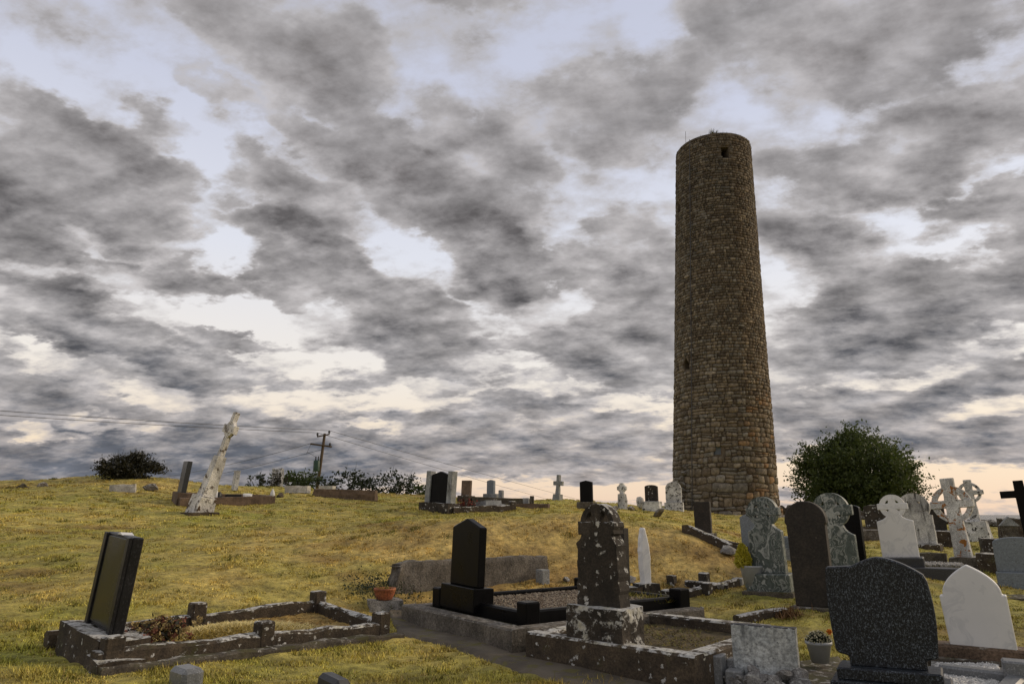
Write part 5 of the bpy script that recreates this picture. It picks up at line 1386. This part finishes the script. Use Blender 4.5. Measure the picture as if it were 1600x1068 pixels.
# big white orange lichen cross
def tall_cross(label, px, py, top, Y, mat, ringmat, shaft_px, ring_y, ring_px, arm_px, yaw, lean, peds, basemat, thick):
    P_ = atY(px, py, Y); s_ = pxm(P_, 1); r_ = thing('celtic_cross', label, 'grave cross', P_ - Vector((0, 0, .05)), yaw, lean)
    H_ = atY(px, top, Y).z - P_.z + .05; z = 0
    for i, (bw, bt, bh, bm_) in enumerate(peds):
        bm = bmesh.new(); bmesh.ops.create_cube(bm, size=1)
        for v in bm.verts:
            t2 = v.co.z > 0; k = bt if t2 else bw
            v.co = Vector((v.co.x * k * s_ * 1.1, v.co.y * k * s_ * .8, (z + bh * s_) if t2 else (z - (.2 if i == 0 else .003))))
        bmesh.ops.subdivide_edges(bm, edges=bm.edges[:], cuts=3, use_grid_fill=True)
        for v in bm.verts: v.co += mnoise.noise_vector(v.co * 6) * .016
        obj('pedestal', to_mesh('pedestal', bm), M[bm_], r_); z += bh * s_
    zc = H_ - ring_y * s_; hw_ = shaft_px * s_ / 2; a_ = arm_px * s_; aw = hw_ * .66
    o_ = [(hw_ * 1.25, z - .01), (hw_ * .95, zc - aw), (a_, zc - aw * .95), (a_, zc + aw * .95), (hw_ * .9, zc + aw), (hw_ * .95, H_)]
    o_ = o_ + [(-x, q_) for x, q_ in o_[::-1]]
    slab('cross', roughen(o_, .08, .005, int(px), False), thick, M[mat], r_, bev=.012)
    ring('ring', zc, ring_px * .74 * s_, ring_px * s_, thick * .7, M[ringmat], r_)
    return r_
tall_cross('tall white ringed cross blotched with orange lichen, leaning left', 1512, 893, 746, 13.8, 'orange', 'orange', 19, 41, 28, 30, -42, -4.5, [(46, 34, 27, 'rubble')], 'rubble', .17)
tall_cross('slender grey ringed cross on a white pedestal against the sky', 1535, 862, 749, 19.5, 'whitemix', 'whitemix', 11, 20, 16, 19, -42, -3.5, [(42, 38, 14, 'lichen'), (32, 26, 36, 'whitemix')], 'lichen', .14)
# black latin cross at the edge
P_ = atY(1613, 850, 15.0); s_ = pxm(P_, 1)
r_ = thing('latin_cross', 'plain black cross at the right edge against the sky', 'grave cross', P_, -35, -3.5)
H_ = atY(1606, 750, 15.0).z - P_.z; zc = H_ - .28; o_ = [(.11, -.2), (.10, zc - .075), (.36, zc - .075), (.36, zc + .075), (.095, zc + .075), (.09, H_)]; o_ = o_ + [(-x, z) for x, z in o_[::-1]]
slab('cross', o_, .14, M['black'], r_)
# blue grey slab right edge
simple_stone('blue-grey slab on a low plinth cut off by the right edge', 1600, 918, 62, 838, 'steel', .12, 'flatround', Y=11.7, yaw=-35, lean=-1, base=(1.06, 24, .26), bmat='steel')
# clutter of rough kerbs and plinths between
for i, (px, py, wpx, hpx, Y, mat, lab, yaw) in enumerate([
    (1345, 850, 60, 22, 19, 'rubble', 'rough lichened kerb block left of the white marble cross', -8),
    (1450, 880, 52, 16, 14.5, 'kerb_plain', 'grey kerb of gravel grave right of the white marble cross', -30),
    (1462, 905, 70, 18, 12.2, 'darkbase', 'long charcoal kerb in front of the orange-lichened cross', -28),
    (1470, 850, 46, 20, 18, 'kerb', 'dark mossy kerb left of the orange-lichened cross', -20),
    (1560, 858, 44, 16, 15.5, 'lichen', 'white-spotted block below the slender grey cross', -25),
    (1565, 886, 62, 20, 13.2, 'kerb', 'long dark mossy block beside the blue-grey slab', -30),
    (1590, 836, 46, 26, 20, 'kerb', 'squat dark tomb under the black cross', -25),
    (1395, 845, 40, 14, 20, 'kerb', 'low kerb behind the white marble cross', -15),
    (1590, 940, 60, 9, 10.8, 'kerb_plain', 'thin brown kerb right of the white pointed headstone', -30)]):
    P_ = atY(px, py, Y); r_ = thing('stone_kerb', lab, 'kerb', P_ - Vector((0, 0, .1)), yaw); boxmesh('kerb_body', pxm(P_, wpx), .45, -.25, pxm(P_, hpx) + .1, M[mat], r_, cut=4 if mat != 'darkbase' else 0, jit=.03 if mat != 'darkbase' else 0, seed=i)
P_ = atY(1452, 888, 13.4)
r_ = thing('gravel_bed', 'pale gravel bed right of the white marble cross', 'gravel', P_, -30, kind=None) if False else None
rn = np.random.RandomState(31)
base_p = atY(1455, 893, 13.2)
pts = np.column_stack([rn.uniform(-.5, .5, 1500), rn.uniform(-.4, .4, 1500)]); cY_, sY_ = math.cos(R(-30)), math.sin(R(-30))
pts = np.column_stack([base_p.x + pts[:, 0] * cY_ - pts[:, 1] * sY_, base_p.y + pts[:, 0] * sY_ + pts[:, 1] * cY_, np.full(1500, base_p.z + .12) + rn.uniform(0, .03, 1500)])
o = chips('pale_gravel', pts, .03, [(.34, .33, .31), (.24, .23, .21), (.42, .41, .39)], 8, M['blade'], None); tag(o, 'pale gravel on the grave right of the white marble cross', 'gravel')
P_ = atY(1578, 830, 17.5); r_ = thing('capped_pier', 'small gabled stone pier left of the black cross', 'pier', P_ - Vector((0, 0, .2)), -30); s_ = pxm(P_, 1); boxmesh('pier_body', 20 * s_, .35, 0, .34, M['rubble'], r_, cut=2, jit=.02)
bm = bmesh.new(); prism(bm, [(-13 * s_, 0), (13 * s_, 0), (0, 14 * s_)], -.22, .22); obj('pier_cap', to_mesh('pier_cap', bm), M['greystone'], r_).location = (0, 0, .338)

# speckled granite stone (foreground right)
PL = atH(1395, 1082, 1.30)
rL = thing('headstone', 'large speckled blue-black granite headstone with curved top on two steps, right foreground', 'headstone', PL, -31, -1.8)
sL = pxm(PL, 1); zt = atY(1370, 869, PL.y).z - PL.z
boxmesh('step', .80, .40, -.2, 20 * sL, M['speckle'], rL, bev=.012); boxmesh('step', .70, .30, 20 * sL - .002, 38 * sL, M['speckle'], rL, bev=.012)
z0 = 38 * sL - .004; hL = zt - z0; wL = 172 * sL * .87
bodyR = [(wL * .36, 0), (wL * .36, hL * .09), (wL * .47, hL * .115)] + [(wL * (.47 + .035 * math.sin(math.pi * f)), hL * (.115 + .74 * f)) for f in np.linspace(.1, .9, 7)] + [(wL * .455, hL * .84)]
top_ = [(wL * (.455 - .93 * f), hL * (.84 + .16 * math.sin(math.pi * min(1, f * 1.18) ** .9) * (1 if f < .8 else 1) + .10 * f)) for f in np.linspace(.05, .82, 14)]
top_ = []
for f in np.linspace(.06, 1, 18):
    x = .455 - .94 * f
    if f < .72: z = .845 + .155 * math.sin(math.pi / 2 * min(1, f / .46)) if f < .46 else 1.0 - .085 * ((f - .46) / .26) ** 1.3 * 1.0
    else: z = .915 - .012 * (f - .72) / .28
    top_.append((wL * x, hL * z))
bodyL = [(wL * (-.485 - .02 * math.sin(math.pi * f)), hL * (.90 - .785 * f)) for f in np.linspace(.1, .95, 8)] + [(-wL * .47, hL * .115), (-wL * .36, hL * .09), (-wL * .36, 0)]
pts_ = bodyR + top_ + bodyL
slab('slab', [(x, max(0, z)) for x, z in pts_[::1]], .11, M['speckle'], rL, z=z0, bev=.01)

# white pointed marble
PM = atH(1536, 1007, 1.12)
rM = thing('headstone', 'bright white marble headstone with a pointed arch, right foreground', 'headstone', PM, -36, -4.0)
zt = atY(1512, 881, PM.y).z - PM.z; sM = pxm(PM, 1)
slab('slab', o_gothic(90 * sM, zt + .04, .03, .64), .085, M['white'], rM, z=-.04, bev=.008)
# dark kerb and grey kerb before it, with white chips
r_ = thing('grave_kerb', 'dark kerb stone under the white pointed headstone', 'grave kerb', PM - Vector((0, 0, .14)), -31)
boxmesh('kerb_rail', 1.25, .26, -.25, .13, M['brownkerb'], r_, y=.05, bev=.02); boxmesh('front_rail', 1.25, .05, -.25, .03, M['kerb_plain'], r_, y=-.12)
K1 = atH(1468, 1036, 1.18); K2 = atH(1590, 1050, 1.18)
r_ = thing('grave_kerb', 'pale granite kerb with square corner block around white chippings, right edge', 'grave kerb', K1 - Vector((0, 0, .1)))
kerb_rail('kerb_rail', K1, K2, .13, 0, M['greygranite'], r_, .3, 0, .001)
K3 = atH(1595, 1046, 1.18); K4 = atH(1545, 1095, 1.22); kerb_rail('kerb_rail', K3, K4, .13, -.0, M['greygranite'], r_, .3, 0, .001)
post_at('corner_post', atH(1588, 1050, 1.18), .17, .09, M['greygranite'], r_, -31, .3, jit=0)
rn = np.random.RandomState(14); pts = []
for i in range(3200):
    px, py = rn.uniform(1462, 1560), rn.uniform(1036, 1085); p = atH(px, py, 1.25)
    pts.append(tuple(p))
o = chips('white_chippings', np.array(pts), .017, [(.66, .66, .64), (.55, .55, .54), (.74, .73, .70), (.45, .45, .44)], 9, M['blade'], None); tag(o, 'white stone chippings in the pale granite kerb', 'chippings')
bed = [atH(1455, 1030, 1.265), atH(1575, 1040, 1.265), atH(1560, 1100, 1.265), atH(1455, 1100, 1.265)]
o = obj('chippings_bed', raw_mesh('chippings_bed', [tuple(p) for p in bed], [(3, 2, 1, 0)]), M['palerock']); tag(o, 'flat bed beneath the white chippings', 'chippings bed', kind='structure')
NO_GRASS.append([tuple(p.xy) for p in bed])

# pale streaked concrete slab and rubble at its foot
q1 = atH(1150, 1062, 1.30); q2 = atH(1252, 1074, 1.30)
ang = math.degrees(math.atan2(q2.y - q1.y, q2.x - q1.x)); wN = (q2 - q1).xy.length
PN = (q1 + q2) / 2
rN = thing('concrete_slab', 'pale streaky upright concrete slab with rubble at its foot, bottom right', 'headstone', PN, ang, 0)
hN_ = atY(1200, 976, PN.y).z - PN.z
bm = bmesh.new(); bmesh.ops.create_cube(bm, size=1)
for v in bm.verts: v.co = Vector((v.co.x * wN, v.co.y * .09, hN_ * (1.0 if v.co.z > 0 else 0) - (0 if v.co.z > 0 else .2)))
bevel(bm, .008); bmesh.ops.subdivide_edges(bm, edges=[e for e in bm.edges if e.calc_length() > .2], cuts=8, use_grid_fill=True)
for v in bm.verts: v.co += mnoise.noise_vector(v.co * 12) * .004
obj('slab', to_mesh('slab', bm), M['slab'], rN)
rnd = random.Random(3)
for i in range(34):
    f = rnd.random(); p = q1.lerp(q2, f * 1.15 - .12); o3 = rnd.uniform(.04, .30); p += Vector((-.25, -1, 0)).normalized() * o3; p.z = PN.z + .02 + (.30 - o3) * .42 * rnd.random()
    s_ = rnd.uniform(.09, .18)
    o = rock('rubble_stone', p, (s_ * 1.3, s_, s_ * .8), (rnd.uniform(-.6, .6), rnd.uniform(-.6, .6), rnd.uniform(0, 6)), M['palerock'], None, rnd=rnd)
    tag(o, 'jagged grey rubble stone heaped at the foot of the pale concrete slab', 'rubble', 'rubble at the concrete slab')
P_ = atH(1117, 1060, 1.29); r_ = thing('granite_kerb', 'small pale granite kerb post with a rail beside the concrete slab', 'grave kerb', P_, ang)
boxmesh('corner_post', .17, .17, -.1, .19, M['greygranite'], r_, bev=.008); boxmesh('kerb_rail', .3, .12, -.1, .15, M['greygranite'], r_, x=.235, y=.12, bev=.008); boxmesh('foot_block', .13, .13, -.1, .10, M['greygranite'], r_, x=.18, y=-.06)

# flower pot between slab and granite
P_ = atH(1282, 1034, 1.27); s_ = pxm(P_, 1)
def fp(root): lathe('pot', [(13 * s_, 0), (18 * s_, 26 * s_), (20 * s_, 27 * s_), (20 * s_, 31 * s_), (17 * s_, 31 * s_), (16 * s_, 27 * s_), (.001, 26 * s_)], M['pot'], root, 20)
rf = bouquet('flower_pot', 'grey pot of tiny cream flowers with one orange bloom beside the speckled granite', P_, 26 * s_, .12, [], 4, 'flower pot', fp)
rn = np.random.RandomState(41); n = 420; a_ = rn.uniform(0, 6.283, n); ph = np.arccos(rn.uniform(0, 1, n)); rr = 20 * s_ * rn.uniform(.75, 1.05, n)
cs = np.stack([rr * np.sin(ph) * np.cos(a_), rr * np.sin(ph) * np.sin(a_), 29 * s_ + rr * np.cos(ph) * .85], -1)
V, Fc = leaf_cloud(rn, 900, cs, .003, .0085); obj('cream_flowers', raw_mesh('cream_flowers', V, Fc), M['cream'], rf)
V, Fc = leaf_cloud(rn, 1300, cs * np.array([.88, .88, .95]), .006, .014); obj('leaves', raw_mesh('leaves', V, Fc), M['hedge'], rf)
V, Fc = leaf_cloud(rn, 90, np.array([(15 * s_, -.05, 46 * s_)]), .008, .016); obj('orange_flower', raw_mesh('orange_flower', V, Fc), M['orangepetal'], rf)
P_ = hit(1232, 965); cs = np.column_stack([rn.normal(P_.x, .09, 260), rn.normal(P_.y, .09, 260), np.zeros(260)]); cs[:, 2] = terrain(cs[:, 0], cs[:, 1]) + .02
o = obj('dry_tuft', blades('dry_tuft', cs, .16, .006, np.tile((.16, .09, .04), (260, 1)) * rn.uniform(.5, 1.5, (260, 1)), 3, .1), M['blade']); tag(o, 'tuft of dry brown grass left of the dark arched headstone', 'grass tuft', kind='stuff')
# paving between slab and granite
pv = [atH(1255, 1060, 1.33), atH(1262, 1036, 1.30), atH(1310, 1032, 1.30), atH(1330, 1100, 1.33), atH(1255, 1100, 1.34)]
o = drape('paving', ([hit(1240, 1040), hit(1225, 1110)], [hit(1320, 1030), hit(1340, 1110)]), M['kerb_plain'], .035, 12, 8); tag(o, 'patch of bare grey paving beside the speckled granite', 'paving', kind='structure')

# ================================================================== boundary wall, tree
rnd = random.Random(17)
wl = [(atY(1208, 806, 38.5)), atY(1300, 812, 36), atY(1420, 822, 34), atY(1520, 832, 31), atY(1640, 842, 28.5)]
rwall = thing('stone_wall', 'low rough dry-stone boundary wall below the dark tree', 'wall', wl[0])
def wl_at(f):
    k = f * (len(wl) - 1); i = min(int(k), len(wl) - 2); return wl[i].lerp(wl[i + 1], k - i)
nst = 44
for c_ in range(3):
    for i in range(nst):
        f = (i + (.5 if c_ % 2 else 0) + rnd.uniform(-.15, .15)) / nst
        if c_ == 2 and rnd.random() < .12: continue
        p = wl_at(max(0, min(1, f)))
        s_ = rnd.uniform(.36, .52)
        p = p + Vector((rnd.uniform(-.05, .05), rnd.uniform(-.12, .12), -.05 + c_ * .26 + rnd.uniform(-.03, .03)))
        rock('stone', p - wl[0], (s_ * 1.25, s_ * 1.2, .36 * rnd.uniform(.8, 1.15)), (rnd.uniform(-.2, .2), rnd.uniform(-.2, .2), rnd.uniform(0, 6)), M['rubble'], rwall, rnd=rnd)
# hearting so no light shows through
V = []
for i in range(31):
    p = wl_at(i / 30) - wl[0]; V += [(p.x, p.y - .12, p.z - .6), (p.x, p.y + .15, p.z - .6), (p.x, p.y + .15, p.z + .48), (p.x, p.y - .12, p.z + .48)]
Fc = []
for i in range(30):
    for j in range(4): Fc.append((i * 4 + j, i * 4 + (j + 1) % 4, i * 4 + 4 + (j + 1) % 4, i * 4 + 4 + j))
obj('wall_core', raw_mesh('wall_core', V, Fc), M['mortar'], rwall)

def build_tree():
    P_ = atY(1344, 812, 42); s_ = pxm(P_, 1); rn = np.random.RandomState(77)
    root = thing('broad_tree', 'broad dark round-crowned thorn tree behind the stone wall', 'tree', P_ - Vector((0, 0, .6)))
    H_ = 138 * s_ + .6
    tips = []
    tube('trunk', [(0, 0, -1.0), (.05, 0, .5), (-.05, .1, 1.2)], [.26, .2, .16], M['bark'], root, 10)
    cents = []
    k = 0
    while len(cents) < 300:
        u = rn.uniform(-1, 1, 3); r = np.linalg.norm(u)
        if r > 1 or r < .3: continue
        z = u[2] * .5 + .5
        wdt = 1.0 if z < .45 else math.sqrt(max(0.05, 1 - ((z - .45) / .55) ** 2))
        rad = 80 * s_ * (1 + .10 * math.sin(5 * math.atan2(u[1], u[0]) + 1) )
        ln = math.hypot(u[0], u[1]) + 1e-6
        rr = rad * min(1, ln * 1.25) * wdt * (.93 + .14 * rn.rand())
        cents.append((u[0] / ln * rr, u[1] / ln * rr * .9, .25 + z * (H_ - .6) * (.98 + .08 * rn.rand())))
    cents = np.array(cents)
    for i in range(14):
        e = cents[rn.randint(0, len(cents))]
        tube('limb', [(-.03, .05, .8), tuple(e * .5 + np.array([0, 0, .4])), tuple(e)], [.09, .05, .012], M['bark'], root, 6)
    # twiggy sprays breaking the outline
    sprays = []
    for i in range(150):
        e = cents[rn.randint(0, len(cents))]; d = e - np.array([0, 0, .35 * H_]); d /= np.linalg.norm(d); d = d + rn.normal(0, .25, 3)
        if e[2] < .25 * H_: d[2] = abs(d[2]) * .3
        for k in range(9): sprays.append(e + d * (.25 + .085 * k) + rn.normal(0, .03, 3))
    V1, F1 = leaf_cloud(rn, 52000, cents, np.array([.36, .36, .32]), .095)
    V2, F2 = leaf_cloud(rn, 7000, np.array(sprays), .06, .08)
    obj('crown', raw_mesh('crown', np.vstack([V1, V2]), np.vstack([F1, F2 + len(V1)])), M['leaf'], root)
    return root
build_tree()

# ================================================================== grass blades on the turf
def in_poly(x, y, poly):
    ins = np.zeros(len(x), bool); n = len(poly)
    for i in range(n):
        x0, y0 = poly[i]; x1, y1 = poly[(i + 1) % n]
        if y0 == y1: continue
        c = ((y0 > y) != (y1 > y)) & (x < (x1 - x0) * (y - y0) / (y1 - y0) + x0)
        ins ^= c
    return ins
rn = np.random.RandomState(99)
N = 820000
r = np.exp(rn.uniform(math.log(5.2), math.log(34), N)); th = rn.uniform(-.82, .82, N)
x = r * np.sin(th); y = r * np.cos(th)
clump = rn.randint(0, N, N)[: int(N * .45)]                      # nearly half of the blades gather in tufts
sel = rn.permutation(N)[: len(clump)]; seeds = clump % 26000
x[sel] = x[seeds] + rn.normal(0, .035, len(sel)); y[sel] = y[seeds] + rn.normal(0, .035, len(sel)); r = np.hypot(x, y)
tufted = np.zeros(N, bool); tufted[sel] = True
ex = []; 
for (A_, B_, hw_) in EDGES:
    Ln = (B_ - A_).length; k = int(Ln * 420); f = rn.rand(k); sd_ = np.where(rn.rand(k) < .5, -1, 1)
    nv = Vector((-(B_ - A_).y, (B_ - A_).x)) / Ln; off = sd_ * (hw_ + np.abs(rn.normal(0, .035, k)))
    ex.append(np.stack([A_.x + (B_ - A_).x * f + nv.x * off, A_.y + (B_ - A_).y * f + nv.y * off], -1))
for k in range(650):                                        # rank darker tussocks the mower missed
    r0_ = math.exp(rn.uniform(math.log(5), math.log(30))); t0_ = rn.uniform(-.8, .8)
    ex.append(rn.normal(0, .05 + .03 * rn.rand(), (34, 2)) + np.array([r0_ * math.sin(t0_), r0_ * math.cos(t0_)]))
n_tus = 650 * 34
ex = np.concatenate(ex)
okx = np.ones(len(ex), bool)
for poly in NO_GRASS: okx &= ~in_poly(ex[:, 0], ex[:, 1], poly) | (np.arange(len(ex)) < len(ex) - n_tus)
istus = (np.arange(len(ex)) >= len(ex) - n_tus)[okx]; ex = ex[okx]
keep = np.ones(N, bool)
for i_, poly in enumerate(NO_GRASS): keep &= ~in_poly(x, y, poly) | ((rn.rand(N) < .16) if i_ == 0 else False)
keep &= ((_smooth_noise(x, y, 6.0, 41) + rn.normal(0, .5, N)) > -.45) | tufted
x = np.concatenate([x[keep], ex[:, 0]]); y = np.concatenate([y[keep], ex[:, 1]]); tufted = np.concatenate([tufted[keep], np.ones(len(ex), bool)]); r = np.hypot(x, y)
z = terrain(x, y)
eps = .25
zs_ = terrain(x, y, False); sl = np.hypot((terrain(x + eps, y, False) - zs_) / eps, (terrain(x, y + eps, False) - zs_) / eps)
n = len(x)
bc = turf_colour(x, y, sl) * rn.uniform(.40, 1.6, (n, 1))
dead = rn.rand(n) < .10
bc[dead] = np.array([.50, .37, .15]) * rn.uniform(.6, 1.2, (dead.sum(), 1))
tus = np.concatenate([np.zeros(n - len(istus), bool), istus])
bc[tus] = np.array([.115, .125, .026]) * rn.uniform(.4, 1.7, (tus.sum(), 1)) + np.array([.03, .02, 0])
a = rn.uniform(0, 2 * math.pi, n); up = np.abs(rn.normal(.25, .3, n)) + .06 + .5 * tufted
tuft = np.clip(_smooth_noise(x, y, 5.0, 51) + .6, .25, 1.6)
L = .029 * rn.uniform(.4, 1.5, n) * tuft * (1 + np.clip(r - 8, 0, 25) * .04) * np.where(tufted, 1.25, 1.0) * (1 + np.clip(9.5 - r, 0, 4) * .16)
wd = .0048 * (1 + np.clip(r - 6, 0, 30) * .11)
L[tus] *= 1.5
d = np.stack([np.cos(a), np.sin(a), up * 1.6], -1); d /= np.linalg.norm(d, axis=1)[:, None]
s_ = np.stack([-np.sin(a), np.cos(a), np.zeros(n)], -1)
c = np.stack([x, y, z - .004], -1)
V = np.empty((n * 3, 3)); V[0::3] = c - s_ * wd[:, None]; V[1::3] = c + s_ * wd[:, None]; V[2::3] = c + d * L[:, None]
o = obj('grass', raw_mesh('grass', V, np.arange(n * 3).reshape(-1, 3), np.repeat(bc, 3, axis=0)), M['blade'])
tag(o, 'short mown dry grass covering the hillside', 'grass', kind='stuff')
